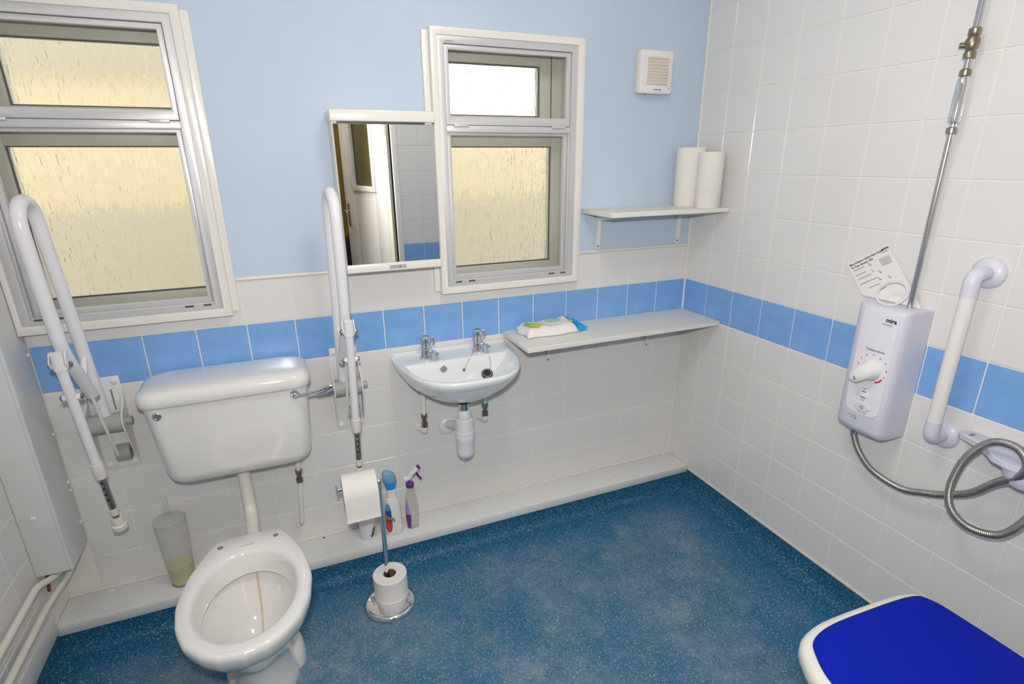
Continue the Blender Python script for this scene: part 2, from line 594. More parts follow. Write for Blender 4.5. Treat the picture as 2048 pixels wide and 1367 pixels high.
# back wall
jx = spans(1.0251 * T, 2.39)
for a, c in zip(jx[:-1], jx[1:]):
    for row in range(7):
        z0 = 0.1 + row * T
        m = 'tile_blue' if row == 5 else 'tile_white'
        w = c - a - gap
        x0, x1 = -c + gap / 2, -a - gap / 2
        zt = z0 + TW
        if row == 6:
            cut = None
            for h0, h1 in HOLES:
                if x1 > h0 - .03 and x0 < h1 + .03: cut = (h0 - .03, h1 + .03)
            if cut:
                if x0 < cut[0] - .006:
                    put_tile(wall_back, ((x0 + cut[0]) / 2, 0, z0 + T / 2), cut[0] - x0, TW, m, 0); x0 = cut[0]
                if x1 > cut[1] + .006:
                    put_tile(wall_back, ((cut[1] + x1) / 2, 0, z0 + T / 2), x1 - cut[1], TW, m, 0); x1 = cut[1]
                put_tile(wall_back, ((x0 + x1) / 2, 0, z0 + gap / 2 + .027), x1 - x0, .054, m, 0)
                continue
        put_tile(wall_back, ((x0 + x1) / 2, 0, z0 + T / 2), x1 - x0, TW, m, 0)
# right wall
jy = spans(0.9561 * T, -YF)
for a, c in zip(jy[:-1], jy[1:]):
    for row in range(16):
        z0 = 0.1 + row * T
        h = min(T, ZC - z0)
        if h < .03: continue
        put_tile(wall_right, (0, -(a + c) / 2, z0 + h / 2), c - a - gap, h - gap, 'tile_blue' if row == 5 else 'tile_white', -PI / 2)
# left wall
jy = spans(0.12, -YF)
for a, c in zip(jy[:-1], jy[1:]):
    for row in range(16):
        z0 = 0.1 + row * T
        h = min(T, ZC - z0)
        if h < .03: continue
        put_tile(wall_left, (XL, -(a + c) / 2, z0 + h / 2), c - a - gap, h - gap, 'tile_blue' if row == 5 else 'tile_white', PI / 2)
# wall with the doorway
for x0, x1 in ((DX1 + .035, 0.0), (XL, DX0 - .035)):
    jx = spans(0.135, x1 - x0)
    for a, c in zip(jx[:-1], jx[1:]):
        for row in range(16):
            z0 = 0.1 + row * T
            h = min(T, ZC - z0)
            if h < .03: continue
            put_tile(wall_front, (x0 + (a + c) / 2, YF, z0 + h / 2), c - a - gap, h - gap, 'tile_blue' if row == 5 else 'tile_white', PI)

# trims: bead above the tiles, corner seal, vinyl coving and its capping
b = B()
for x0, x1 in ((-2.39, -2.116 - .30), (-2.116 + .303, -0.858 - .303), (-0.858 + .303, 0)):
    if x1 - x0 > .01: tube(b, [(x0, -.002, 1.152), (x1, -.002, 1.152)], .006, 10)
struct('trim_1', b, 'cream_white', 'cream bead along the top of the tiles')
b = B(); tube(b, [(-.0025, -.0025, .1), (-.0025, -.0025, ZC)], .0042, 8)
struct('trim_2', b, 'gloss_white', 'white sealant line in the room corner')
def cove(x_wall, sgn, y0, y1):
    bm = B()
    prof = [(0, .1), (.002, .1), (.003, .055)]
    for i in range(7):
        a = PI / 2 * i / 6
        prof.append((.003 + .045 * (1 - math.cos(a)), .055 - .05 * math.sin(a)))
    prof += [(.06, .001), (.06, -.002), (0, -.002)]
    prism(bm, [(x_wall + sgn * p, z) for p, z in prof], 1, y0, y1)
    return bm
struct('trim_3', cove(0, -1, -1.88, -.14), 'vinyl_clean', 'coved blue vinyl skirting along the right wall')
struct('trim_4', cove(XL, 1, -1.88, -.14), 'vinyl_clean', 'coved blue vinyl skirting along the left wall')
b = B()
prism(b, [(-.13, .0), (-.13, .083), (-.139, .083), (-.1395, .045), (-.1425, .024), (-.150, .010), (-.160, .003), (-.175, .0006), (-.175, -.001)], 0, XL, 0)
struct('trim_5', b, 'vinyl_clean', 'coved blue vinyl skirting below the pipe boxing')
b = B(); box(b, -.005, 0, -1.88, -.147, .0985, .106, .001)
struct('trim_6', b, 'cream_white', 'cream capping strip above the vinyl coving')
b = B(); box(b, XL, XL + .01, -1.88, -.15, .104, .176, .003)
struct('trim_7', b, 'boxing_white', 'white skirting board below the pipes')

# ------------------------------------------------------------------ windows
def window(n, xc, xl, lo, up, label):
    root = bpy.data.objects.new('window_%d' % n, None)
    COL.objects.link(root); root.location = (xc, 0, 1.044)
    root['kind'] = 'structure'; root['label'] = label
    X = lambda d: max(xc + d, xl)
    b = B(); ring_frame(b, X(-.302), X(.302), 1.052, 1.906, X(-.27), X(.27), 1.06, 1.898, -.013, -.0005, .002)
    part('architrave', b, 'gloss_white', root)
    b = B(); ring_frame(b, X(-.282), X(.282), 1.044, 1.913, X(-.258), X(.258), 1.07, 1.889, -.042, .0, .003)
    part('frame', b, 'gloss_white', root)
    b = B(); ring_frame(b, X(-.258), X(.258), 1.07, 1.889, X(-.236), X(.236), 1.082, 1.867, -.037, .004, .0015)
    part('aluminium_frame', b, 'aluminium', root)
    for s in (-1, 1):
        for k, yy in ((0, -.022), (1, -.008)):
            b = B(); box(b, X(s * .236), X(s * .2325), yy, yy + .004, 1.082, 1.60)
            part('sash_track', b, 'aluminium', root)
    b = B(); box(b, X(-.236), X(.236), -.032, .002, 1.600, 1.621, .0015)
    part('transom', b, 'aluminium', root)
    us = B(); ring_frame(us, X(-.234), X(.234), 1.623, 1.865, X(-.219), X(.219), 1.65, 1.851, -.029, -.012, .002)
    us = part('upper_sash', us, 'aluminium', root)
    b = B(); box(b, X(-.22), X(.22), -.021, -.018, 1.648, 1.853)
    part('pane', b, 'glass_clear', us, 'clear secondary glazing pane')
    ls = B(); ring_frame(ls, X(-.231), X(.231), 1.091, 1.60, X(-.217), X(.217), 1.107, 1.590, -.016, .0, .002)
    ls = part('lower_sash', ls, 'aluminium', root)
    b = B(); box(b, X(-.218), X(.218), -.009, -.006, 1.105, 1.592)
    part('pane', b, 'glass_clear', ls, 'clear secondary glazing pane')
    for s in (-1, 1):
        b = B(); box(b, X(s * .185 - .026), X(s * .185 + .026), -.042, -.03, 1.616, 1.625, .002)
        part('sash_catch', b, 'aluminium', root)
        b = B(); box(b, X(s * .165 - .012), X(s * .165 + .012), -.0385, -.036, 1.083, 1.0885)
        part('track_slot', b, 'alu_dark', root)
        b = B(); box(b, X(s * .215 - .011), X(s * .215 + .011), -.0385, -.036, 1.083, 1.0885)
        part('track_slot', b, 'alu_dark', root)
    b = B(); box(b, X(-.236), X(.236), -.037, .004, 1.082, 1.0855)
    box(b, X(-.236), X(.236), -.02, .004, 1.0855, 1.091)
    part('bottom_track', b, 'aluminium', root)
    if n == 2:
        b = B(); box(b, xc - .232, xc - .205, -.0385, -.036, 1.871, 1.8755, .001)
        part('maker_plate', b, 'grey_plastic', root)
    # lining of the opening and the outer timber window
    b = B()
    for x in (-.262, .257):
        box(b, X(x), X(x) + .005, .0, .15, HZ0, HZ1)
    box(b, X(-.262), X(.262), .0, .15, HZ0, HZ0 + .005)
    box(b, X(-.262), X(.262), .0, .15, HZ1 - .005, HZ1)
    part('reveal', b, 'timber_white', root)
    (l0, l1), (u0, u1) = lo, up
    b = B()
    y0, y1 = .088, .14
    b1 = B(); box(b1, X(-.257), xc + l0, y0, y1, 1.071, 1.60, .002); part('stile', b1, 'timber_white', root)
    b1 = B(); box(b1, xc + l1, X(.257), y0, y1, 1.071, 1.60, .002); part('stile', b1, 'timber_white', root)
    b1 = B(); box(b1, xc + l0, xc + l1, y0, y1, 1.071, 1.115, .002); part('bottom_rail', b1, 'timber_white', root)
    b1 = B(); box(b1, X(-.257), X(.257), y0 - .012, y1, 1.557 if False else 1.60, 1.632, .002); part('middle_rail', b1, 'timber_white', root)
    b1 = B(); box(b1, xc + l0, xc + l1, y0, y1, 1.557, 1.60, .002); part('top_rail', b1, 'timber_white', root)
    b1 = B(); box(b1, X(-.257), xc + u0, y0, y1, 1.632, 1.888, .002); part('stile', b1, 'timber_white', root)
    b1 = B(); box(b1, xc + u1, X(.257), y0, y1, 1.632, 1.888, .002); part('stile', b1, 'timber_white', root)
    b1 = B(); box(b1, xc + u0, xc + u1, y0, y1, 1.632, 1.662, .002); part('bottom_rail', b1, 'timber_white', root)
    b1 = B(); box(b1, xc + u0, xc + u1, y0, y1, 1.835, 1.888, .002); part('top_rail', b1, 'timber_white', root)
    b.free()
    if n == 2:
        b = B(); box(b, xc + .212, xc + .215, y0 - .002, y0 + .001, 1.634, 1.886)
        part('casement_gap', b, 'alu_dark', root)
    for (a, c), z0, z1 in ((lo, 1.115, 1.557), (up, 1.662, 1.835)):
        b = B(); ring_frame(b, xc + a, xc + c, z0, z1, xc + a + .003, xc + c - .003, z0 + .004, z1 - .003, y0 + .012, y0 + .02)
        part('pane_edge_ring', b, 'alu_dark', root)  # thin dark ring drawn around the edge of each outer pane
        b = B(); box(b, xc + a, xc + c, y0 + .02, y0 + .024, z0, z1)
        part('obscured_pane', b, 'glass_obscure', root, 'reeded obscured glass pane')
    return root
window(1, -2.116, -2.389, (-.222, .222), (-.183, .222), 'window left of the basin, over the toilet, both panes warm cream')
window(2, -0.858, -9, (-.218, .221), (-.19, .170), 'window beside the mirror cabinet with a bright white top pane')

# ------------------------------------------------------------------ outside
nb = thing('neighbouring_building', 'cream rendered building seen blurred through the obscured window panes', 'building', (-3.0, 2.4, 0))
b = B(); box(b, -8.0, 3.0, 2.4, 2.6, 0.0, 1.24); part('plinth', b, 'render_grey', nb)
b = B(); box(b, -8.0, -1.35, 2.42, 2.6, 1.24, 2.02); box(b, -1.35, 3.0, 2.42, 2.6, 1.24, 1.72); part('wall', b, 'render_cream', nb)
b = B(); box(b, -8.0, -1.35, 2.40, 2.6, 2.02, 3.2); part('upper_wall', b, 'render_grey', nb)
b = B(); box(b, -8.0, 3.0, .17, 2.4, -.06, 0.0)
struct('ground_outside', b, 'paving')

# ------------------------------------------------------------------ boxing in the left corner and low pipe boxing
pb = thing('corner_boxing', 'tall white pipe boxing in the corner left of the toilet window', 'boxing', (-2.44, -.075, .32))
b = B(); box(b, -2.40, -2.39, -.15, -.001, .32, ZC - .001, .001); part('side_panel', b, 'boxing_white', pb)
b = B(); box(b, XL + .001, -2.40, -.15, -.14, .32, ZC - .001, .001); part('front_panel', b, 'boxing_white', pb)
def cap(x, y, z, n, parent, m='plastic_white', r=.007, nm='screw_cap'):
    bm = B(); lathe(bm, (x, y, z), n, [(r, -.001), (r, .0015), (r * .8, .003), (r * .4, .0038)], 12)
    part(nm, bm, m, parent)
for z in (.98, .72, .55, .52, .40): cap(-2.39, -.012, z, (1, 0, 0), pb, r=.006)
cap(-2.445, -.15, .52, (0, -1, 0), pb, r=.008)

lb = thing('low_pipe_boxing', 'long low white pipe boxing along the foot of the back wall', 'boxing', (-1.24, -.07, 0))
b = B(); box(b, XL + .001, -.002, -.147, -.001, .083, .118, .002); part('top_board', b, 'boxing_white', lb)
b = B(); box(b, XL + .01, -.01, -.129, -.115, .0, .083); part('front_board', b, 'vinyl_clean', lb)
b = B(); tube(b, [(XL, -.003, .12), (0, -.003, .12)], .004, 8); part('sealant', b, 'cream_white', lb)
for x, y in ((-.041, -.014), (-.382, -.023), (-.592, -.014), (-.863, -.014), (-.057, -.107), (-.391, -.112), (-.866, -.111), (-1.27, -.023), (-1.266, -.114), (-1.655, -.118), (-2.357, -.023), (-2.358, -.108)):
    cap(x, y, .118, (0, 0, 1), lb, 'shelf_white')
b = B(); lathe(b, (-1.66, -.019, .1175), (0, 0, 1), [(.004, 0), (.004, .0012)], 12); part('screw_hole', b, 'dark_hole', lb)

# pipes on the left wall
b = B(); tube(b, round_path([(-2.462, -1.88, .33), (-2.462, -.21, .33), (-2.450, -.15, .303), (-2.438, -.10, .300), (-2.433, -.075, .34), (-2.433, -.07, .50)], .03), .0102, 14)
p1 = single('heating_pipe', b, 'cream_white', (-2.462, -1.0, .335), 'upper of two white painted pipes low on the left wall', 'pipe', 'pipes low on the left wall')
b = B(); tube(b, round_path([(-2.462, -1.88, .243), (-2.462, -.17, .243), (-2.425, -.05, .265), (-2.416, -.035, .50)], .07), .0102, 14)
p2 = single('heating_pipe', b, 'cream_white', (-2.462, -1.0, .243), 'lower of two white painted pipes low on the left wall', 'pipe', 'pipes low on the left wall')
b = B(); tube(b, [(-2.468, -.125, .31), (-2.47, -.14, .255)], .005, 8)
single('rusty_pipe_stub', b, 'rust', (-2.468, -.13, .28), 'short rusty stub between the two white pipes under the corner boxing', 'pipe')

# ------------------------------------------------------------------ toilet
TX = -1.877
def outline(hw, yf, yb, kind, n=34):
    """half widths from front (t=0) to back (t=1), mirrored into a closed ring"""
    rim = [(0, 0), (.02, .33), (.07, .55), (.17, .80), (.30, .945), (.46, 1.0), (.58, .975), (.70, .90), (.83, .765), (.93, .64), (.975, .56), (.995, .47), (1, 0)]
    def w(t):
        e = math.sqrt(max(0, 1 - (2 * t - 1) ** 2))
        for (a, x), (c, y) in zip(rim[:-1], rim[1:]):
            if a <= t <= c:
                r = x + (y - x) * (t - a) / (c - a); break
        return e * (1 - kind) + r * kind
    half = []
    for i in range(n + 1):
        t = (1 - math.cos(PI * i / n)) / 2
        half.append((hw * w(t), yf + (yb - yf) * t))
    return [(TX + x, y) for x, y in half] + [(TX - x, y) for x, y in reversed(half[1:-1])]
pan = thing('toilet_pan', 'white ceramic toilet pan without a seat, standing on the blue floor', 'toilet', (TX, -.50, 0))
R = [(.0, .097, -.61, -.27, 0), (.025, .097, -.61, -.27, 0), (.05, .088, -.60, -.28, 0), (.12, .082, -.59, -.30, 0), (.175, .088, -.61, -.31, .1),
     (.22, .108, -.655, -.315, .3), (.265, .132, -.70, -.318, .5), (.31, .152, -.743, -.312, .75), (.35, .166, -.772, -.302, 1), (.382, .172, -.785, -.295, 1),
     (.394, .171, -.784, -.296, 1), (.400, .167, -.779, -.299, 1), (.402, .160, -.771, -.304, 1),
     (.402, .140, -.748, -.378, .15), (.398, .132, -.738, -.386, .1), (.388, .128, -.733, -.391, .05), (.340, .121, -.722, -.399, 0), (.333, .118, -.718, -.402, 0),
     (.338, .136, -.744, -.376, 0), (.322, .138, -.746, -.374, 0), (.300, .128, -.732, -.386, 0), (.27, .108, -.705, -.41, 0), (.22, .08, -.665, -.44, 0), (.18, .055, -.63, -.475, 0), (.165, .02, -.58, -.53, 0)]
b = B()
loft(b, [[(x, y, z) for x, y in outline(hw, yf, yb, k)] for z, hw, yf, yb, k in R])
part('bowl', b, 'ceramic', pan, angle=50)
for s in (-1, 1):
    b = B(); lathe(b, (TX + s * .078, -.34, .4015), (0, 0, 1), [(.0085, 0), (.0085, .0008), (.004, .0009)], 20)
    part('seat_hole', b, 'ink_grey', pan)
    b = B()
    rings = []
    for z, a, c in ((.0, .03, .05), (.03, .031, .05), (.07, .026, .042), (.10, .016, .026), (.11, .004, .006)):
        rings.append([(TX + s * .085 + a * math.cos(2 * PI * i / 20), -.44 + c * math.sin(2 * PI * i / 20), z) for i in range(20)])
    loft(b, rings)
    lug = part('fixing_lug', b, 'ceramic', pan)
    cap(TX + s * .094, -.455, .098, (s * .5, -.2, 1), lug, r=.006)
b = B(); tube(b, [(TX + .010, -.377, .318), (TX + .012, -.389, .299), (TX + .014, -.413, .269), (TX + .014, -.443, .219), (TX + .012, -.478, .179), (TX + .010, -.52, .168)], .0026, 6)
part('stain', b, 'stain', pan, 'yellowish streak down the inside')
b = B(); tube(b, smooth_path([(TX - .020 + .0045 * k, -.357 + .0022 * math.sin(2.1 * k), .4025) for k in range(9)], 4), .0006, 5); part('maker_mark', b, 'ink_grey', pan)

cis = thing('toilet_cistern', 'white ceramic wall-hung toilet cistern with a domed lid', 'cistern', (TX, -.1, .555))
b = B()
rings = []
for z, x0, x1, y0, r in ((.544, -2.045, -1.70, -.150, .05), (.550, -2.064, -1.682, -.168, .055), (.565, -2.079, -1.667, -.182, .055), (.59, -2.087, -1.659, -.189, .055), (.72, -2.098, -1.650, -.195, .05), (.834, -2.110, -1.642, -.200, .045)):
    rings.append([(x, y, z) for x, y in rounded_rect(x0, x1, y0, -.012, .045 if r > .045 else r, 6)])
loft(b, rings)
part('tank', b, 'ceramic', cis, angle=50)
b = B()
rings = []
for z, d in ((.829, .003), (.832, 0), (.852, 0), (.864, .003), (.872, .009), (.877, .020), (.880, .04), (.882, .075)):
    rings.append([(x, y, z) for x, y in rounded_rect(-2.119 + d, -1.633 - d, -.214 + d, -.008 - d * .3, max(.05 - d * .3, .02), 6)])
loft(b, rings)
part('lid', b, 'ceramic', cis, angle=60)
b = B(); lathe(b, (-2.068, -.198, .802), (0, -1, 0), [(.0125, -.004), (.0125, .004), (.010, .006), (.008, .006), (.007, .003), (.003, .003)], 24)
part('blanking_plug', b, 'pipe_chrome', cis)
lv = B(); lathe(lv, (-1.685, -.194, .806), (0, -1, 0), [(.015, 0), (.015, .006), (.011, .010), (.009, .02), (.005, .022)], 24)
lv = part('flush_lever', lv, 'chrome', cis)
b = B(); tube(b, [(-1.687, -.214, .804), (-1.65, -.222, .811), (-1.615, -.228, .817)], .005, 12); part('lever_arm', b, 'chrome', lv)
b = B(); rings = []
for t, w, h in ((-.1, .006, .004), (.1, .013, .006), (.95, .014, .007), (1.15, .010, .005)):
    c = Vector((-1.62, -.23, .816)) + Vector((.042, -.008, .009)) * t
    rings.append([c + Vector((0, -.3, 1)).normalized() * (w * math.cos(2 * PI * i / 12)) + Vector((0, -1, -.3)).normalized() * (h * math.sin(2 * PI * i / 12)) for i in range(12)])
loft(b, rings); part('paddle', b, 'chrome', lv)

b = B(); tube(b, round_path([(-1.884, -.095, .60), (-1.884, -.095, .36), (-1.877, -.19, .335), (-1.877, -.31, .335)], .09, 8), .021, 20)
fpipe = single('flush_pipe', b, 'cream_white', (-1.884, -.1, .45), 'cream flush pipe dropping from the cistern to the toilet pan', 'pipe')
sp = thing('cistern_supply_pipe', 'thin white pipe with a brass valve below the right end of the cistern', 'pipe', (-1.716, -.05, .22))
b = B(); tube(b, [(-1.712, -.055, .57), (-1.713, -.055, .455)], .008, 12); part('upper_pipe', b, 'gloss_white', sp)
b = B(); lathe(b, (-1.713, -.055, .458), (-.02, 0, -1), [(.011, 0), (.0125, .003), (.0125, .014), (.009, .017), (.008, .032), (.0125, .035), (.0125, .05), (.009, .053)], 10)
part('isolating_valve', b, 'brass', sp)
b = B(); tube(b, round_path([(-1.714, -.055, .41), (-1.73, -.05, .222), (-1.73, -.004, .222)], .02), .008, 12); part('lower_pipe', b, 'gloss_white', sp)
b = B(); tube(b, [(-1.742, -.035, .235), (-1.742, -.035, .205)], .006, 10); part('pipe_clip', b, 'gloss_white', sp)

# toilet brush
tb = thing('toilet_brush_holder', 'tall frosted plastic toilet brush holder with yellow liquid, beside the toilet', 'toilet brush', (-2.135, -.065, .118))
def tub(bm, c, prof, seg=28):
    lathe(bm, c, (0, 0, 1), prof, seg)
b = B(); tub(b, (-2.135, -.066, .118), [(.036, 0), (.039, .004), (.041, .05), (.046, .15), (.050, .256), (.0485, .256), (.044, .15), (.038, .05), (.034, .006)])
part('holder', b, 'frosted', tb)
b = B(); tub(b, (-2.135, -.066, .1185), [(.030, .004), (.035, .008), (.0375, .05), (.039, .075)])
part('liquid', b, 'liquid_yellow', tb)
b = B(); tub(b, (-2.135, -.066, .374), [(.049, -.003), (.051, 0), (.049, .003), (.02, .006), (.012, .012), (.010, .03), (.010, .045), (.0085, .09), (.005, .095)])
part('brush_handle', b, 'frosted', tb)

# ------------------------------------------------------------------ fold-up support rails
def support_rail(xc, dx, yaw, label):
    t = thing('support_rail', label, 'support rail', (xc, 0, .565), 'fold-up support rails on both sides of the toilet')
    b = B(); box(b, xc - .048, xc + .048, -.008, -.0005, .566, .882, .003); wp = part('wall_plate', b, 'boxing_white', t)
    for sx in (-1, 1):
        for z in (.583, .865):
            bm = B(); lathe(bm, (xc + sx * .034, -.008, z), (0, -1, 0), [(.010, 0), (.010, .003), (.006, .006)], 14); part('bolt_cap', bm, 'plastic_white', wp)
        b = B()
        prism(b, [(-.006, .60), (-.006, .85), (-.03, .80), (-.075, .775), (-.085, .745), (-.075, .715), (-.045, .64), (-.02, .60)], 0, xc + sx * .048 - .002, xc + sx * .048 + .002)
        part('side_cheek', b, 'boxing_white', t)
        b = B(); lathe(b, (xc + sx * .05, -.05, .745), (sx, 0, 0), [(.013, 0), (.013, .016), (.011, .018)], 20); part('pivot_cap', b, 'grey_plastic', t)
    b = B(); cyl(b, (xc - .047, -.05, .745), (xc + .047, -.05, .745), .030, seg=32); part('barrel', b, 'grey_plastic', t, 'grey hinge barrel')
    b = B(); prism(b, [(-.009, .603), (-.035, .603), (-.048, .618), (-.048, .64), (-.035, .652), (-.009, .652)], 0, xc - .004, xc + .036, .002); part('stop_block', b, 'grey_plastic', t)
    b = B(); box(b, xc + .018, xc + .022, -.0095, -.0075, .77, .84); part('slot', b, 'ink_grey', wp)
    def Q(y, z, off=0.0):
        return Vector((xc + dx + yaw * (y + .05) * -1 + off, y, z))
    # the U-shaped arm
    pts = [Q(-.105, .865), Q(-.155, .94), Q(-.225, 1.03), Q(-.243, 1.075), Q(-.247, 1.2), Q(-.258, 1.355)]
    front = round_path(pts[:3] + [pts[4]] + [pts[5]], .05, 5)
    bend = []
    c = Vector((0, -.2005, 1.366)); rr = .0575
    for i in range(1, 12):
        a = PI + .05 - (PI - .15) * i / 12
        bend.append(Q(c.y + rr * math.cos(a), c.z + rr * math.sin(a)))
    back = [Q(-.141, 1.35), Q(-.12, 1.22), Q(-.09, 1.04), Q(-.046, .765)]
    b = B(); tube(b, front + bend + back, .0165, 20); part('arm', b, 'rail_white', t)
    b = B(); cyl(b, Q(-.094, .849), Q(-.106, .867), .0145, seg=20); part('end_plug', b, 'grey_plastic', t)
    b = B(); tube(b, [Q(-.085, .98), Q(-.115, .945), Q(-.135, .925)], .009, 10); part('gusset', b, 'rail_white', t)
    b = B(); tube(b, [Q(-.135, .905, .004), Q(-.10, .78, .004), Q(-.045, .63, .004)], .0045, 8); part('link', b, 'boxing_white', t)
    # drop leg
    def leg(s):
        return Q(-.272 + .092 * s, 1.03 - .575 * s)
    b = B(); tube(b, [leg(.0), leg(.60)], .0125, 18); part('leg_tube', b, 'rail_white', t)
    b = B(); tube(b, [leg(-.03), leg(.05)], .016, 16, radii=[.013, .016]); br = part('leg_bracket', b, 'rail_white', t)
    for s, col in ((.03, 'rail_white'), (.20, 'rail_white')):
        p = leg(s)
        bm = B(); tube(bm, [p + Vector((-.02, .004, 0)), p + Vector((.02, .004, 0))], .0085, 14); part('hinge_pin', bm, 'rail_white', t)
        for sx in (-1, 1):
            bm = B(); lathe(bm, p + Vector((sx * .02, .004, 0)), (sx, 0, 0), [(.0075, 0), (.0075, .004), (.004, .007)], 12); part('bolt', bm, 'brass', t)
    for s in (-1, 1):
        bm = B(); prism(bm, [(-.246, 1.046), (-.266, 1.046), (-.281, 1.022), (-.274, 1.008), (-.254, 1.014)], 0, Q(-.26, 1).x + s * .0175 - .0015, Q(-.26, 1).x + s * .0175 + .0015)
        part('bracket_plate', bm, 'rail_white', t)
    b = B(); tube(b, [leg(.585), leg(.62), leg(.66), leg(.67)], .016, 18, radii=[.0155, .0165, .0155, .0145]); part('leg_collar', b, 'rubber_white', t)
    b = B(); tube(b, [leg(.66), leg(.95)], .0095, 16); ext = part('leg_extension', b, 'steel_tube', t, 'bare steel adjusting tube')
    for k in range(4):
        p = leg(.70 + .037 * k)
        bm = B(); lathe(bm, p + Vector((-.0015, -.0088, 0)), (-.15, -1, -.1), [(.0035, 0), (.0035, .0012)], 10); part('adjusting_hole', bm, 'black', ext)
    b = B(); tube(b, [leg(.875), leg(.915)], .0115, 16); part('leg_ring', b, 'rubber_white', t)
    b = B(); tube(b, [leg(.935), leg(.95), leg(.98), leg(.985), leg(1.01)], .02, 20, radii=[.014, .0155, .0165, .0205, .0205]); part('rubber_foot', b, 'rubber_white', t)
support_rail(-2.2355, 0.0, 0.0, 'white fold-up support rail left of the cistern, in front of the window')
support_rail(-1.509, -.014, .085, 'white fold-up support rail between the cistern and the basin')

# ------------------------------------------------------------------ wash basin
WX = -1.112
def dshape(hw, yb, yf, z, n=40, p=.62, q=.92):
    out = []
    for i in range(n + 1):
        a = PI * i / n
        c, s = math.cos(a), math.sin(a)
        out.append((WX + hw * math.copysign(abs(c) ** p, c), yb - (yb - yf) * abs(s) ** q, z))
    return out
ws = thing('wash_basin', 'small white D-shaped wall basin with two chrome taps', 'basin', (WX, -.16, .66))
b = B()
rings = [dshape(.045, -.13, -.205, .676, p=1), dshape(.09, -.085, -.232, .686, p=.9), dshape(.148, -.05, -.268, .708, p=.8), dshape(.195, -.015, -.308, .742, p=.7), dshape(.217, -.003, -.340, .776), dshape(.226, -.001, -.356, .795),
         dshape(.230, -.001, -.360, .808), dshape(.229, -.001, -.359, .815), dshape(.225, -.002, -.355, .8185),
         dshape(.200, -.105, -.338, .8165), dshape(.193, -.112, -.332, .811), dshape(.180, -.118, -.322, .795), dshape(.155, -.124, -.300, .765, p=.7), dshape(.11, -.130, -.265, .735, p=.8), dshape(.06, -.14, -.225, .72, p=.95), dshape(.02, -.16, -.195, .717, p=1)]
loft(b, rings)
part('bowl', b, 'ceramic_blue', ws, angle=50)
b = B(); box(b, WX - .224, WX + .224, -.016, -.001, .812, .833, .006, 3); part('upstand', b, 'ceramic_blue', ws)
b = B(); lathe(b, (-1.172, -.119, .786), (0, -1, .25), [(.014, -.002), (.014, .002), (.012, .003), (.009, .003), (.009, -.001)], 24)
ov = part('overflow', b, 'chrome', ws)
b = B(); lathe(b, (-1.172, -.1195, .786), (0, -1, .25), [(.009, .0), (.009, .0018)], 20); part('overflow_hole', b, 'ink_grey', ov)
def tap(x, y, hand):
    z = .818
    bm = B(); lathe(bm, (x, y, z), (0, 0, 1), [(.0275, 0), (.028, .004), (.026, .010), (.023, .024), (.0205, .036), (.021, .041), (.019, .044), (.0205, .074), (.0185, .080), (.012, .083)], 28)
    t = part('tap', bm, 'chrome', ws)
    bm = B(); tube(bm, round_path([(x + .004, y, z + .018), (x + .02, y - .03, z + .022), (x + .024, y - .045, z + .018)], .012), .0125, 16); part('spout', bm, 'chrome', t)
    bm = B(); lathe(bm, (x + .0235, y - .044, z + .024), (.02, -.02, -1), [(.008, -.005), (.0135, -.001), (.0138, .013), (.0118, .017)], 20); part('spout_tip', bm, 'chrome', t)
    bm = B(); tube(bm, smooth_path([(x + .014, y, z + .073), (x + .026, y - .004, z + .076), (x + .029, y - .006, z + .060), (x + .025, y - .006, z + .046)], 6), .0042, 10); part('lever', bm, 'chrome', t)
    bm = B(); lathe(bm, (x, y, z + .0825), (0, 0, 1), [(.0105, 0), (.010, .0012)], 20); part('cap', bm, 'steel_tube', t)
tap(-1.218, -.06, 0)
tap(-1.015, -.055, 1)
b = B(); tube(b, smooth_path([(-1.001, -.077, .822), (-.99, -.10, .815), (-.995, -.14, .79), (-1.012, -.175, .775)], 6), .0012, 6); ch = part('chain', b, 'pipe_chrome', ws)
b = B(); tube(b, smooth_path([(-1.036, -.07, .821), (-1.06, -.105, .815), (-1.085, -.124, .79), (-1.093, -.128, .778)], 6), .0012, 6); part('chain', b, 'pipe_chrome', ws)
b = B(); lathe(b, (-1.096, -.1275, .773), (0, -1, .3), [(.002, 0), (.006, .001), (.006, .003), (.002, .004)], 8); part('chain_stay', b, 'verdigris', ws)
pn = Vector((-.18, -.55, .80)).normalized(); pc = Vector((-1.03, -.198, .772))
b = B(); lathe(b, pc, pn, [(.020, -.004), (.021, 0), (.021, .004), (.0185, .006), (.0165, .0045), (.0145, .005)], 28); pl = part('plug', b, 'black', ws, 'black rubber plug')
b = B(); lathe(b, pc + pn * .0045, pn, [(.0178, 0), (.0178, .002), (.0148, .002), (.0148, 0)], 28); part('plug_ring', b, 'pipe_chrome', pl)
b = B(); lathe(b, pc + pn * .0035, pn, [(.0145, 0), (.0145, .0028), (.003, .0034)], 24); part('plug_face', b, 'black', pl)

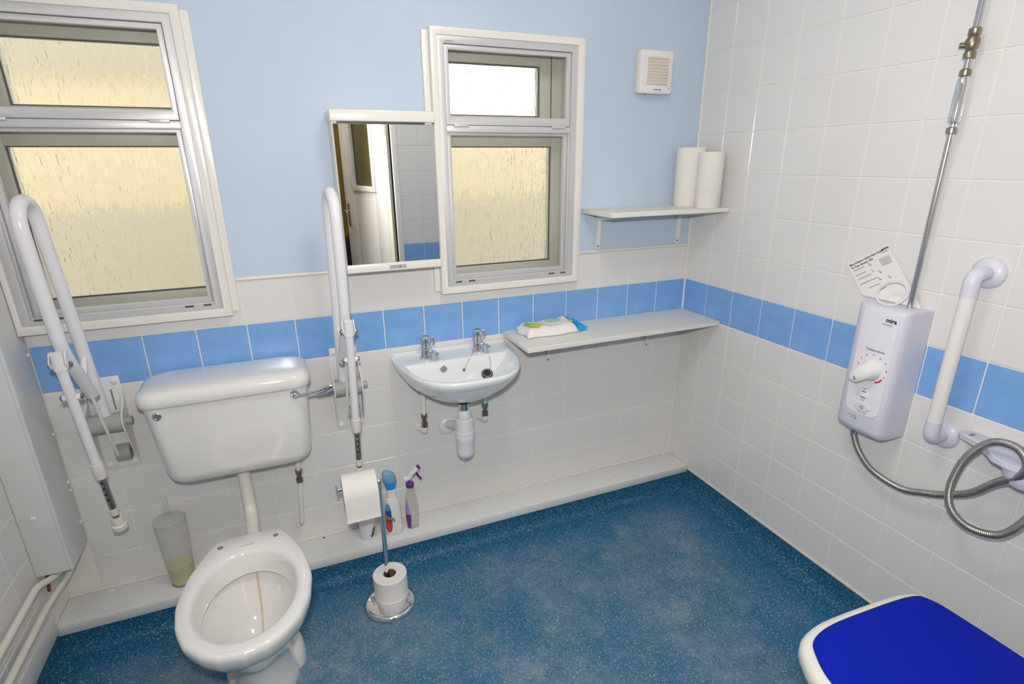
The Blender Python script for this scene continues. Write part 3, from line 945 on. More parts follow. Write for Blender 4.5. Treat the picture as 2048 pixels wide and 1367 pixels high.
tr = thing('bottle_trap', 'white plastic bottle trap hanging under the basin', 'trap', (-1.115, -.168, .44))
tc_ = Vector((-1.115, -.168, 0))
def zl(bm, z, prof, seg=28): lathe(bm, tc_ + Vector((0, 0, z)), (0, 0, -1), prof, seg)
b = B(); zl(b, .680, [(.030, 0), (.034, .006), (.031, .015), (.02, .018)]); part('gasket', b, 'black', tr)
b = B(); zl(b, .670, [(.0195, 0), (.0195, .045)]); part('waste_tail', b, 'chrome', tr)
b = B(); zl(b, .632, [(.022, 0), (.0235, .003), (.024, .03), (.021, .033)], 20); part('top_nut', b, 'plastic_white', tr)
b = B(); zl(b, .600, [(.027, 0), (.034, .006), (.034, .05), (.034, .068)]); part('trap_body', b, 'plastic_panel', tr)
b = B(); zl(b, .548, [(.034, 0), (.0375, .002), (.0375, .010), (.034, .012)]); part('trap_ring', b, 'plastic_white', tr)
b = B(); zl(b, .532, [(.0355, 0), (.036, .006), (.036, .022), (.034, .026), (.034, .070), (.031, .086), (.022, .096), (.008, .100)]); part('trap_bottle', b, 'plastic_panel', tr)
b = B(); tube(b, [(-1.115, -.168, .545), (-1.12, -.09, .53), (-1.128, -.002, .46)][:2] + [(-1.135, -.003, .50)], .018, 18); part('outlet_pipe', b, 'plastic_white', tr)
b = B(); lathe(b, (-1.138, -.001, .490), (0, -1, 0), [(.036, 0), (.036, .004), (.028, .010), (.02, .012)], 28); part('wall_flange', b, 'plastic_white', tr)

def feed(x, ztop, label, green):
    t = thing('basin_feed_pipe', label, 'pipe', (x, -.05, .50), 'feed pipes under the basin')
    b = B(); tube(b, [(x + .004, -.05, .72), (x, -.05, ztop)], .0085, 14); part('riser', b, 'gloss_white', t)
    b = B(); lathe(b, (x, -.05, ztop + .002), (0, 0, -1), [(.011, 0), (.0125, .003), (.0125, .016), (.0095, .019), (.0085, .034), (.0125, .037), (.0125, .055), (.009, .058)], 10); v = part('isolating_valve', b, 'brass', t)
    if green:
        b = B(); lathe(b, (x, -.05, ztop + .003), (0, 0, -1), [(.0105, 0), (.013, .002), (.0132, .014), (.0105, .016)], 10); part('corrosion', b, 'verdigris', v)
    b = B(); tube(b, round_path([(x, -.05, ztop - .052), (x, -.05, ztop - .078), (x - .012, -.002, ztop - .078)], .018), .0095, 14); part('elbow', b, 'gloss_white', t)
    b = B(); lathe(b, (x - .012, -.001, ztop - .078), (0, -1, 0), [(.016, 0), (.016, .003), (.010, .006)], 16); part('wall_collar', b, 'rubber_white', t)
feed(-1.240, .585, 'white feed pipe with a brass valve under the left tap', False)
feed(-.990, .585, 'white feed pipe with a green corroded valve under the right tap', True)

# ------------------------------------------------------------------ mirror cabinet
mc = thing('mirror_cabinet', 'narrow white wall cabinet with a mirror door beside the right window', 'mirror cabinet', (-1.32, -.06, 1.165))
b = B(); box(b, -1.476, -1.166, -.112, -.001, 1.165, 1.64, .002); part('carcass', b, 'paint_white', mc)
b = B(); box(b, -1.480, -1.160, -.128, -.004, 1.623, 1.656, .003); part('top_pelmet', b, 'gloss_white', mc)
dr = B(); box(dr, -1.475, -1.163, -.122, -.113, 1.190, 1.6165); dr = part('mirror_door', dr, 'paint_white', mc)
b = B(); box(b, -1.4735, -1.1645, -.1250, -.1222, 1.190, 1.6165, .0012, 1); part('mirror_glass', b, 'mirror', dr, 'silvered mirror reflecting the open door and tiles')
b = B(); box(b, -1.476, -1.162, -.127, -.112, 1.164, 1.190, .002); rl = part('bottom_rail', b, 'gloss_white', mc)
b = B(); box(b, -1.338, -1.283, -.1285, -.1268, 1.1705, 1.1825, .0006, 1); ct = part('catch', b, 'grey_plastic', rl)
b = B(); box(b, -1.305, -1.303, -.1295, -.1283, 1.172, 1.181); part('catch_slider', b, 'black', ct)
b = B(); box(b, -1.46, -1.19, -.116, -.113, 1.6165, 1.623); part('shadow_gap', b, 'alu_dark', mc)

# ------------------------------------------------------------------ shelves
def shelf(x0, x1, d, zt, th, brx, drop, label):
    t = thing('wall_shelf', label, 'shelf', ((x0 + x1) / 2, -d / 2, zt), 'white wall shelves near the corner')
    b = B(); box(b, x0, x1, -d, -.0008, zt - th, zt, .0015, 1); part('board', b, 'shelf_white', t)
    for x in brx:
        b = B()
        prism(b, [(-.001, zt - th), (-.001, zt - th - drop), (-.010, zt - th - drop), (-.014, zt - th - .03), (-d * .8, zt - th - .008), (-d * .8, zt - th)], 0, x - .008, x + .008, .0015, 1)
        br = part('bracket', b, 'gloss_white', t)
        bm = B(); lathe(bm, (x - .002, -.010, zt - th - drop + .012), (0, -1, 0), [(.0045, 0), (.0045, .002), (.002, .003)], 10); part('screw', bm, 'ink_grey', br)
shelf(-.547, -.002, .222, 1.325, .018, (-.469, -.070), .145, 'upper white shelf beside the window carrying two paper rolls')
shelf(-.888, -.002, .243, .862, .018, (-.686, -.191), .142, 'lower white shelf beside the basin carrying a packet of wipes')

def paper_roll(x, y, z, r, h, label, hgt):
    t = thing('paper_towel_roll', label, 'paper roll', (x, y, z), 'paper towel rolls on the upper shelf')
    b = B(); lathe(b, (x, y, z), (0, 0, 1), [(r - .002, 0), (r, .003), (r, h - .003), (r - .003, h), (.021, h - .001), (.021, h - .03)], 40); part('paper', b, 'towel_paper', t)
    b = B(); lathe(b, (x, y, z + .001), (0, 0, 1), [(.0195, h - .031), (.0195, h - .028)], 24); part('core', b, 'cardboard', t)
paper_roll(-.081, -.063, 1.325, .058, .226, 'taller paper towel roll at the back of the upper shelf', 0)
paper_roll(-.072, -.170, 1.325, .049, .208, 'slimmer paper towel roll in front on the upper shelf', 0)

# packet of wet wipes
wp = thing('wet_wipes_packet', 'white and green packet of wet wipes on the lower shelf', 'wipes', (-.73, -.075, .862))
b = B()
nx, ny = 26, 12
top = []; bot = []
for i in range(nx + 1):
    u = i / nx; rt = []; rb = []
    for j in range(ny + 1):
        v = j / ny
        ex = min(u, 1 - u) / .10; ey = min(v, 1 - v) / .16
        f = min(1, max(0, ex)) ** .45 * min(1, max(0, ey)) ** .45
        x = -.842 + .225 * u + .006 * math.sin(7 * v) * (1 - f)
        y = -.142 + .125 * v + .004 * math.sin(9 * u) * (1 - f)
        zz = .866 + (.032 + .012 * math.exp(-((u - .93) / .13) ** 2) * v) * f + .0015 * math.sin(17 * u + 6 * v)
        if u < .03: zz = .868 + .022 * v
        rt.append(b.verts.new((x, y, zz)))
        rb.append(b.verts.new((x, y, .8625 + .003 * (1 - f))))
    top.append(rt); bot.append(rb)
for i in range(nx):
    for j in range(ny):
        b.faces.new((top[i][j], top[i + 1][j], top[i + 1][j + 1], top[i][j + 1]))
        b.faces.new((bot[i][j], bot[i][j + 1], bot[i + 1][j + 1], bot[i + 1][j]))
for i in range(nx):
    b.faces.new((bot[i][0], bot[i + 1][0], top[i + 1][0], top[i][0]))
    b.faces.new((top[i][ny], top[i + 1][ny], bot[i + 1][ny], bot[i][ny]))
for j in range(ny):
    b.faces.new((top[0][j], top[0][j + 1], bot[0][j + 1], bot[0][j]))
    b.faces.new((bot[nx][j], bot[nx][j + 1], top[nx][j + 1], top[nx][j]))
part('wrapper', b, 'plastic_white', wp, angle=70)
def blob(cx, cy, z, rx, ry, m, rot=0.0, k=5, amp=.15, nm='printed_patch'):
    bm = B(); pts = []
    for i in range(28):
        a = 2 * PI * i / 28
        r = 1 + amp * math.sin(k * a + 1)
        dx_, dy_ = rx * r * math.cos(a), ry * r * math.sin(a)
        pts.append((cx + dx_ * math.cos(rot) - dy_ * math.sin(rot), cy + dx_ * math.sin(rot) + dy_ * math.cos(rot)))
    prism(bm, pts, 2, z - .002, z)
    part(nm, bm, m, wp)
blob(-.806, -.085, .9008, .018, .036, 'green_print', .2)
blob(-.785, -.095, .9014, .022, .026, 'yellow_print', -.3, 4, .25)
blob(-.705, -.078, .9012, .046, .040, 'paper_flat', 0, 2, .04)
blob(-.700, -.068, .9018, .036, .026, 'pale_green', .1, 2, .06)
blob(-.640, -.085, .9008, .010, .022, 'yellow_print', .3)
b = B(); loft(b, [[(-.619, -.138, .864), (-.619, -.02, .864), (-.619, -.02, .899), (-.619, -.138, .893)], [(-.596, -.128, .868), (-.596, -.03, .872), (-.596, -.03, .880), (-.596, -.128, .876)], [(-.576, -.13, .864), (-.588, -.02, .884), (-.588, -.02, .889), (-.576, -.13, .878)]]); part('end_flap', b, 'wipe_flap', wp, 'blue crimped end of the packet')

# ------------------------------------------------------------------ extractor fan
ef = thing('extractor_fan', 'white square extractor fan high on the blue wall', 'extractor fan', (-.262, -.02, 1.82))
b = B(); box(b, -.334, -.19, -.028, -.0005, 1.748, 1.892, .004); part('back_box', b, 'plastic_cream', ef)
b = B()
rings = [[(x, y, z) for x, z in rounded_rect(-.336 + d, -.188 - d, 1.744 + d, 1.894 - d, .008, 4)] for y, d in ((-.026, .0), (-.034, 0), (-.040, .002), (-.043, .007))]
loft(b, rings); fr = part('front_cover', b, 'plastic_white', ef)
for k in range(9):
    z = 1.774 + k * .0108
    b = B(); prism(b, [(-.0425, z), (-.0475, z + .002), (-.0475, z + .0045), (-.0425, z + .0085)], 0, -.306, -.214); part('louvre', b, 'fan_louvre', ef)
for k in range(10):
    z = 1.772 + k * .0108
    b = B(); box(b, -.332, -.308, -.0445, -.0425, z, z + .007, .0007, 1); part('rib', b, 'plastic_white', ef)
    b = B(); box(b, -.212, -.195, -.0445, -.0425, z, z + .007, .0007, 1); part('rib', b, 'plastic_white', ef)
b = B(); box(b, -.284, -.232, -.0441, -.0428, 1.751, 1.764, .0004, 1); lg = part('badge', b, 'plastic_white', ef)
text_part('lettering', 'Vent-Axia', (-.258, -.0443, 1.7585), (1, 0, 0), (0, 0, 1), .0085, 'logo_purple', lg, bold=.0003)
b = B(); lathe(b, (-.205, -.043, 1.764), (0, -1, 0), [(.002, 0), (.002, .001)], 10); part('indicator', b, 'ink_grey', ef)
b = B(); lathe(b, (-.303, -.03, 1.745), (0, 0, -1), [(.003, 0), (.003, .004)], 10); part('switch_stub', b, 'ink_grey', ef)

# ------------------------------------------------------------------ bottles on the low boxing
def ell(cx, cy, z, a, c, n=28, p=.8):
    out = []
    for i in range(n):
        t = 2 * PI * i / n
        co, si = math.cos(t), math.sin(t)
        out.append((cx + a * math.copysign(abs(co) ** p, co), cy + c * math.copysign(abs(si) ** p, si), z))
    return out
def patch(cx, cy, rows, a0, a1, off, n=10):
    """label patch following an elliptical body: rows of (z, a, c, lo, hi) with lo/hi fractions of the angle range"""
    bm = B(); g = []
    for z, a, c, lo, hi in rows:
        r = []
        for i in range(n + 1):
            t = a0 + (a1 - a0) * (lo + (hi - lo) * i / n)
            co, si = math.cos(t), math.sin(t)
            r.append(bm.verts.new((cx + (a + off) * math.copysign(abs(co) ** .8, co), cy + (c + off) * math.copysign(abs(si) ** .8, si), z)))
        g.append(r)
    for r0, r1 in zip(g[:-1], g[1:]):
        for i in range(n): bm.faces.new((r0[i], r0[i + 1], r1[i + 1], r1[i]))
    return bm
fb = thing('cleaning_spray_bottle', 'white cleaning spray bottle with a bright blue head on the low boxing', 'bottle', (-1.397, -.092, .118))
cx, cy = -1.397, -.092
b = B(); loft(b, [ell(cx, cy, z, a, c) for z, a, c in ((.118, .030, .020), (.121, .033, .023), (.15, .034, .024), (.20, .032, .023), (.25, .028, .021), (.275, .024, .019), (.282, .021, .0175))]); part('body', b, 'plastic_white', fb, angle=60)
b = B(); loft(b, [ell(cx, cy, z, a, c, p=.95) for z, a, c in ((.282, .0205, .0172), (.30, .0185, .016), (.322, .0185, .016))]); part('neck', b, 'plastic_white', fb, angle=60)
b = B(); loft(b, [ell(cx - dx_, cy - dy_, z, a, c, p=.95) for z, a, c, dx_, dy_ in ((.320, .019, .0165, 0, 0), (.335, .021, .018, .001, .002), (.350, .025, .021, .002, .004), (.357, .0255, .0215, .003, .005))]); part('head_base', b, 'bright_blue', fb, angle=60)
b = B(); loft(b, [ell(cx - dx_, cy - dy_, z, a, c, p=.95) for z, a, c, dx_, dy_ in ((.357, .0255, .0215, .003, .005), (.372, .026, .021, .005, .006), (.39, .022, .017, .009, .007), (.402, .013, .010, .014, .008), (.405, .004, .004, .016, .008))]); part('head_cover', b, 'blue_cap', fb, angle=60)
A0, A1 = math.radians(188), math.radians(258)
lab = part('label', patch(cx, cy, [(.136, .0335, .0235, .45, .75), (.155, .034, .024, .15, .95), (.19, .0325, .0233, .0, 1), (.23, .030, .022, .05, .95), (.262, .0262, .0202, .25, .7)], A0, A1, .0006), 'label_navy', fb)
part('label_patch', patch(cx, cy, [(.232, .030, .022, .1, .75), (.25, .028, .021, .15, .75), (.264, .026, .020, .28, .66)], A0, A1, .001), 'label_cyan', lab)
part('label_patch', patch(cx, cy, [(.14, .0336, .0236, .5, .9), (.16, .034, .024, .3, 1), (.185, .0327, .0234, .1, 1)], A0, A1, .001), 'label_red', lab)
part('label_patch', patch(cx, cy, [(.185, .0327, .0234, .0, .35), (.205, .032, .023, .0, .2)], A0, A1, .0011), 'label_cyan', lab)
lr = Vector((.86, -.50, -.22)).normalized()
text_part('lettering_edge', 'Flash', (cx - .0215, cy - .0262, .205), lr, (.19, -.1, .97), .026, 'label_yellow', lab, bold=.0012, depth=.0003)
text_part('lettering', 'Flash', (cx - .0218, cy - .0268, .205), lr, (.19, -.1, .97), .026, 'ink', lab, bold=.0002, depth=.0003)

tb2 = thing('trigger_spray_bottle', 'clear spray bottle with a purple trigger on the low boxing', 'bottle', (-1.322, -.085, .118))
cx, cy = -1.322, -.085
b = B(); loft(b, [ell(cx, cy, z, a, c, p=.85) for z, a, c in ((.118, .021, .015), (.122, .024, .018), (.17, .026, .0195), (.21, .0265, .0195), (.25, .022, .017), (.285, .0165, .014), (.305, .014, .013))]); part('body', b, 'clear_plastic', tb2, angle=60)
part('label', patch(cx, cy, [(.125, .024, .018, .3, .8), (.16, .0258, .0193, .0, .9), (.188, .0262, .0195, .0, .9)], math.radians(195), math.radians(262), .0006), 'purple', tb2)
part('label_top', patch(cx, cy, [(.189, .0262, .0195, .0, .9), (.21, .0265, .0195, .0, .8), (.235, .024, .018, .1, .6), (.252, .022, .017, .2, .4)], math.radians(195), math.radians(262), .0006), 'label_lilac', tb2)
b = B(); lathe(b, (cx, cy, .304), (0, 0, 1), [(.0155, 0), (.016, .003), (.016, .015), (.013, .018)], 24); part('collar', b, 'purple', tb2)
b = B(); tube(b, smooth_path([(cx - .018, cy + .004, .338), (cx - .004, cy, .342), (cx + .012, cy - .002, .362), (cx + .034, cy - .004, .382)], 6), .01, 14, radii=None); part('spray_head', b, 'plastic_white', tb2)
b = B(); tube(b, smooth_path([(cx + .012, cy - .002, .350), (cx + .026, cy - .006, .362), (cx + .034, cy - .008, .348), (cx + .044, cy - .01, .334)], 5), .0045, 10); part('trigger', b, 'purple', tb2)
b = B(); lathe(b, (cx + .032, cy - .004, .381), (.75, -.05, .45), [(.0085, 0), (.0095, .002), (.0095, .010), (.005, .012)], 14); part('nozzle', b, 'purple', tb2)

af = thing('air_freshener', 'small pale container with a green leaf print behind the hanging toilet roll', 'container', (-1.497, -.075, .118))
b = B(); lathe(b, (-1.497, -.075, .118), (0, 0, 1), [(.028, 0), (.031, .004), (.032, .08), (.030, .12), (.024, .14), (.012, .146)], 28); part('body', b, 'plastic_panel', af)
b = B()
for q in range(3):
    bm = patch(-1.497, -.075, [(.132 + q * .013, .032, .032, .3 + .12 * q, .42 + .12 * q), (.140 + q * .013, .032, .032, .28 + .12 * q, .62 + .1 * q), (.148 + q * .013, .032, .032, .5 + .1 * q, .62 + .1 * q)], math.radians(255), math.radians(330), .0006, 6)
    part('leaf_print', bm, 'leaf_green', af)
b.free()

# ------------------------------------------------------------------ toilet roll stand and rolls
rs = thing('toilet_roll_stand', 'chrome toilet roll stand with a round base on the blue floor', 'roll stand', (-1.471, -.335, 0))
b = B(); lathe(b, (-1.471, -.335, 0), (0, 0, 1), [(.086, 0), (.090, .005), (.0895, .012), (.084, .018), (.076, .020), (.01, .021)], 48); part('base', b, 'chrome', rs, angle=60)
b = B(); tube(b, [(-1.466, -.304, .018), (-1.466, -.304, .492)], .0078, 18); part('post', b, 'chrome', rs)
b = B(); lathe(b, (-1.466, -.304, .484), (0, 0, 1), [(.010, 0), (.0115, .002), (.0115, .014), (.008, .017)], 20); part('post_cap', b, 'chrome', rs)
b = B(); tube(b, [(-1.466, -.304, .490), (-1.60, -.304, .490)], .0075, 16); part('arm', b, 'chrome', rs)
b = B(); lathe(b, (-1.597, -.304, .490), (-1, 0, 0), [(.0075, 0), (.016, .002), (.017, .005), (.014, .007)], 20); part('end_stop', b, 'chrome', rs)

def annular(bm, c, d, ri, ro, h, seg=40, wob=0):
    c, d = Vector(c), Vector(d).normalized()
    s, t = frame_for(d)
    prof = [(ri, .0), (ro - .002, 0), (ro, .002)]
    if wob:
        for k in range(1, 9):
            prof += [(ro - (.0012 if k % 2 else 0), h * k / 9)]
    prof += [(ro, h - .002), (ro - .002, h), (ri, h)]
    rings = [[c + d * a + s * (r * math.cos(2 * PI * i / seg)) + t * (r * math.sin(2 * PI * i / seg)) for i in range(seg)] for r, a in prof]
    loft(bm, rings, closed=True)
tr1 = thing('toilet_roll', 'toilet roll hanging on the arm of the chrome stand', 'toilet roll', (-1.528, -.304, .478), 'toilet rolls on the chrome stand')
b = B(); annular(b, (-1.584, -.304, .478), (1, 0, 0), .0215, .059, .110); part('paper', b, 'paper', tr1)
b = B(); annular(b, (-1.5835, -.304, .478), (1, 0, 0), .0198, .0218, .109, 28); part('core', b, 'cardboard', tr1)
b = B()
pts = [(-.304 + .0598 * math.cos(a), .478 + .0598 * math.sin(a)) for a in [PI * .5 + PI * .5 * i / 10 for i in range(11)]] + [(-.3645, .45), (-.366, .425), (-.366, .408), (-.369, .398)]
inn = [(y + .0012, z) for y, z in pts]
prism(b, pts + inn[::-1], 0, -1.583, -1.475); part('loose_sheet', b, 'paper', tr1)
tr2 = thing('toilet_roll', 'spare toilet roll standing on the round base of the stand', 'toilet roll', (-1.459, -.302, .021), 'toilet rolls on the chrome stand')
b = B(); annular(b, (-1.459, -.306, .0205), (0, 0, 1), .023, .060, .090, 44, wob=1); part('paper', b, 'paper_flat', tr2)
b = B(); annular(b, (-1.459, -.306, .021), (0, 0, 1), .0212, .0232, .0885, 28); part('core', b, 'cardboard', tr2)

# ------------------------------------------------------------------ shower unit
su = thing('electric_shower', 'pale lilac electric shower unit with a round temperature knob on the right wall', 'shower unit', (0, -.965, .71))
def unit_ring(z, s=1.0, fx=0.0):
    prof = [(-.001, -.868), (-.045, -.868), (-.070, -.874), (-.090, -.888), (-.100, -.905), (-.105, -.93), (-.1075, -.965), (-.107, -1.0), (-.1045, -1.022), (-.099, -1.030), (-.080, -1.034), (-.045, -1.037), (-.001, -1.040)]
    return [(x * s + fx, -.955 + (y + .955) * (1 - (1 - s) * .25), z) for x, y in prof]
b = B()
loft(b, [unit_ring(.700, .55), unit_ring(.703, .80), unit_ring(.712, .94), unit_ring(.73, 1.0), unit_ring(.80, 1.0), unit_ring(1.09, 1.0), unit_ring(1.097, .985), unit_ring(1.100, .95)])
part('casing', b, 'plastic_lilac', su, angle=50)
# raised front panel
b = B()
front = [(-.103, -.912), (-.1055, -.93), (-.108, -.965), (-.1077, -1.0), (-.1055, -1.019)]
def fx_at(y):
    for (x0, y0), (x1, y1) in zip(front[:-1], front[1:]):
        if y <= y0 and y >= y1: return x0 + (x1 - x0) * (y0 - y) / (y0 - y1)
    return front[-1][0] if y < -1 else front[0][0]
cols = [-.912 - .107 * i / 14 for i in range(15)]
def zlow(y):
    k = (y + .9655) / .0535
    return .772 + .022 * max(0, abs(k) - .55) ** 2 * 4.9
vt = [b.verts.new((fx_at(y) - .0012, y, 1.092)) for y in cols]
vm = [b.verts.new((fx_at(y) - .0012, y, .85)) for y in cols]
vb_ = [b.verts.new((fx_at(y) - .0012, y, zlow(y))) for y in cols]
for i in range(14):
    b.faces.new((vt[i], vt[i + 1], vm[i + 1], vm[i])); b.faces.new((vm[i], vm[i + 1], vb_[i + 1], vb_[i]))
r = bmesh.ops.extrude_face_region(b, geom=b.faces[:])
bmesh.ops.translate(b, verts=[v for v in r['geom'] if isinstance(v, bmesh.types.BMVert)], vec=(.004, 0, 0))
pnl = part('front_panel', b, 'plastic_panel', su)
Rr, Uu = (0, -1, 0), (0, 0, 1)
text_part('lettering', 'mira', (-.1095, -.998, 1.072), Rr, Uu, .017, 'ink', pnl, bold=.0006)
text_part('lettering', 'advance', (-.1096, -.988, 1.060), Rr, Uu, .009, 'ink_grey', pnl)
text_part('lettering', 'Temperature', (-.1098, -.971, .977), Rr, Uu, .0105, 'ink', pnl)
for d, y, z in zip('23456789', (-.928, -.935, -.949, -.970, -.991, -1.008, -1.014, -1.011), (.924, .943, .957, .963, .958, .946, .925, .904)):
    text_part('numeral', d, (fx_at(y) - .0018, y, z), Rr, Uu, .0085, 'ink', pnl)
kc = Vector((-.1085, -.970, .915))
kb = B(); lathe(kb, kc, (-1, 0, 0), [(.031, 0), (.031, .004), (.027, .010), (.024, .026), (.022, .029), (.01, .030)], 36); kn = part('temperature_knob', kb, 'plastic_white', su)
b = B(); rings = []
for t, w, h in ((-.6, .010, .005), (-.4, .017, .008), (0, .023, .011), (.6, .021, .011), (1.0, .019, .0105), (1.25, .014, .009), (1.38, .007, .006)):
    c = kc + Vector((-.028, 0, 0)) + Vector((-.002, .024, -.0245)) * t
    side = Vector((0, .72, .70)).normalized()
    rings.append([c + side * (w * math.cos(2 * PI * i / 20)) + Vector((-1, 0, 0)) * (h * math.sin(2 * PI * i / 20)) for i in range(20)])
loft(b, rings); hd = part('knob_handle', b, 'plastic_white', kn)
b = B(); tube(b, [kc + Vector((-.0395, .020, -.018)), kc + Vector((-.0395, .014, -.028))], .0018, 8); part('pointer_mark', b, 'ink_blue', kn)
b = B(); tube(b, smooth_path([(-.1095, -.990, .884), (-.1095, -1.0, .889), (-.109, -1.007, .898)], 5), .0022, 8); part('red_mark', b, 'ink_red', pnl)
def oval(y, z, a, c, x, d, m, nm, par):
    bm = B(); prism(bm, [(y + a * math.cos(2 * PI * i / 28), z + c * math.sin(2 * PI * i / 28)) for i in range(28)], 0, x - d, x + .001, d * .5, 2)
    return part(nm, bm, m, par)
oval(-.966, .837, .016, .012, -.1088, .003, 'plastic_panel', 'flow_button', su)
oval(-.969, .796, .026, .011, -.1088, .003, 'plastic_lilac', 'power_button', su)
text_part('lettering', 'High', (-.1100, -.966, .855), Rr, Uu, .006, 'ink_grey', pnl)
text_part('lettering', 'Low', (-.1100, -.966, .819), Rr, Uu, .006, 'ink_grey', pnl)
text_part('lettering', 'Start   Stop', (-.1100, -.972, .780), Rr, Uu, .0055, 'ink_red', pnl)
for z in (.8465, .828):
    b = B(); box(b, -.1124, -.1112, -.974, -.960, z - .0012, z + .0012, .0004, 1); part('button_mark', b, 'ink', su)
b = B(); tube(b, [(-.1122, -.969 + .005 * math.cos(a), .796 + .005 * math.sin(a)) for a in [PI / 2 + .5 + (2 * PI - 1) * i / 16 for i in range(17)]], .0007, 6); part('power_symbol', b, 'ink', su)
b = B(); tube(b, [(-.1122, -.969, .7965), (-.1122, -.969, .8025)], .0007, 6); part('power_symbol', b, 'ink', su)
for z in (.759, .752):
    b = B(); box(b, -.1080, -.1068, -.957, -.951, z - .001, z + .0012, .0004, 1); part('indicator', b, 'ink', su)
text_part('lettering', 'Low Pressure', (-.1074, -.938, .7595), Rr, Uu, .004, 'ink_grey', su)
text_part('lettering', 'Power', (-.1074, -.944, .7525), Rr, Uu, .004, 'ink_grey', su)

# supply pipe above the shower
rp = thing('shower_supply_pipe', 'chrome pipe with valves running up the right wall above the shower', 'pipe', (-.03, -.992, 1.10))
def rod(z0, z1, r, m, nm, seg=18):
    bm = B(); cyl(bm, (-.03, -.990, z0), (-.03, -.990, z1), r, seg=seg); return part(nm, bm, m, rp)
rod(1.092, 1.572, .0078, 'pipe_chrome', 'lower_pipe')
rod(1.70, 1.77, .0078, 'pipe_chrome', 'middle_pipe')
rod(1.79, ZC, .0078, 'pipe_chrome', 'upper_pipe')
b = B(); lathe(b, (-.03, -.990, 1.562), (0, 0, 1), [(.009, 0), (.0125, .002), (.0125, .014), (.009, .017)], 10); part('compression_nut', b, 'steel_tube', rp)
b = B(); lathe(b, (-.03, -.990, 1.578), (0, 0, 1), [(.008, 0), (.008, .008), (.0135, .012), (.0142, .020), (.0142, .098), (.0125, .112), (.009, .118)], 24); part('check_valve', b, 'chrome', rp)
b = B(); lathe(b, (-.03, -.990, 1.696), (0, 0, 1), [(.009, 0), (.0125, .002), (.0125, .014), (.009, .017)], 10); part('compression_nut', b, 'brass', rp)
b = B(); lathe(b, (-.03, -.990, 1.735), (0, 0, 1), [(.010, 0), (.013, .002), (.013, .014), (.0105, .018), (.0155, .028), (.0155, .042), (.011, .050), (.0135, .053), (.0135, .066), (.010, .069)], 12); sv = part('isolating_valve', b, 'brass', rp)
b = B(); cyl(b, (-.035, -.982, 1.766), (-.045, -.970, 1.766), .007, seg=12); part('valve_screw', b, 'brass', sv)

# instruction leaflet
lf = thing('instruction_leaflet', 'printed instruction leaflet leaning on the wall on top of the shower unit', 'leaflet', (-.012, -.88, 1.1))
E1 = Vector((0, -.826, .564)); E2 = Vector((0, -.655, -.755)); TL = Vector((0, -.756, 1.185))
def leaf(s, t):
    return TL + E1 * s + E2 * t + Vector((-.004 - .011 * (t / .2) ** 2, 0, 0))
b = B(); gv = []
for i in range(9):
    s = .14 * i / 8
    ln = ((TL + E1 * s).z - 1.1015) / .755
    gv.append([leaf(s, ln * j / 10) for j in range(11)])
gf = [[b.verts.new(p) for p in r] for r in gv]
gb = [[b.verts.new(p + Vector((.0006, 0, 0))) for p in r] for r in gv]
for i in range(8):
    for j in range(10):
        b.faces.new((gf[i][j], gf[i + 1][j], gf[i + 1][j + 1], gf[i][j + 1]))
        b.faces.new((gb[i][j], gb[i][j + 1], gb[i + 1][j + 1], gb[i + 1][j]))
for j in range(10):
    b.faces.new((gf[0][j], gf[0][j + 1], gb[0][j + 1], gb[0][j])); b.faces.new((gf[8][j + 1], gf[8][j], gb[8][j], gb[8][j + 1]))
for i in range(8):
    b.faces.new((gf[i + 1][0], gf[i][0], gb[i][0], gb[i + 1][0])); b.faces.new((gf[i][10], gf[i + 1][10], gb[i + 1][10], gb[i][10]))
sh = part('sheet', b, 'paper_flat', lf, angle=80)
def LP(s, t, up=.0006): return leaf(s, t) + Vector((-up, 0, 0))
text_part('lettering', 'Mira Advance Quick Start Guide', LP(.008, .010), E1, -E2, .0086, 'ink', sh, 'LEFT', bold=.0002)
text_part('lettering', 'To Turn Shower ON', LP(.009, .021), E1, -E2, .0084, 'ink', sh, 'LEFT', bold=.0002)
text_part('lettering', 'mira', LP(.128, .008), E1, -E2, .012, 'ink', sh, bold=.0004)
text_part('lettering', 'showers', LP(.124, .017), E1, -E2, .006, 'ink_grey', sh)
for s0, s1, t in ((.012, .048, .031), (.012, .046, .048), (.012, .056, .062), (.012, .068, .079), (.030, .066, .100), (.046, .08, .118)):
    b = B(); tube(b, [LP(s0 + (s1 - s0) * k / 6, t) for k in range(7)], .0009, 5); part('printed_line', b, 'ink_grey', sh)
b = B(); sq = [LP(.098, .032), LP(.128, .032), LP(.128, .054), LP(.098, .054)]
tube(b, [sq[0], sq[1], sq[2], sq[3], sq[0]], .0006, 5); part('printed_box', b, 'ink_grey', sh)
for k in range(5):
    b = B(); tube(b, [LP(.101, .036 + .0037 * k), LP(.125, .036 + .0037 * k)], .0006, 5); part('printed_line', b, 'ink_grey', sh)
for s_, t_, m_ in ((.062, .028, 'ink_grey'), (.062, .05, 'ink_orange'), (.080, .062, 'ink_grey'), (.070, .082, 'ink_grey'), (.098, .088, 'ink_grey')):
    b = B(); p = LP(s_, t_); tube(b, [p, p + E1 * .004 + E2 * .003, p + E1 * .002 + E2 * .008, p + E1 * .008 + E2 * .008], .0012, 5); part('printed_picture', b, m_, sh)

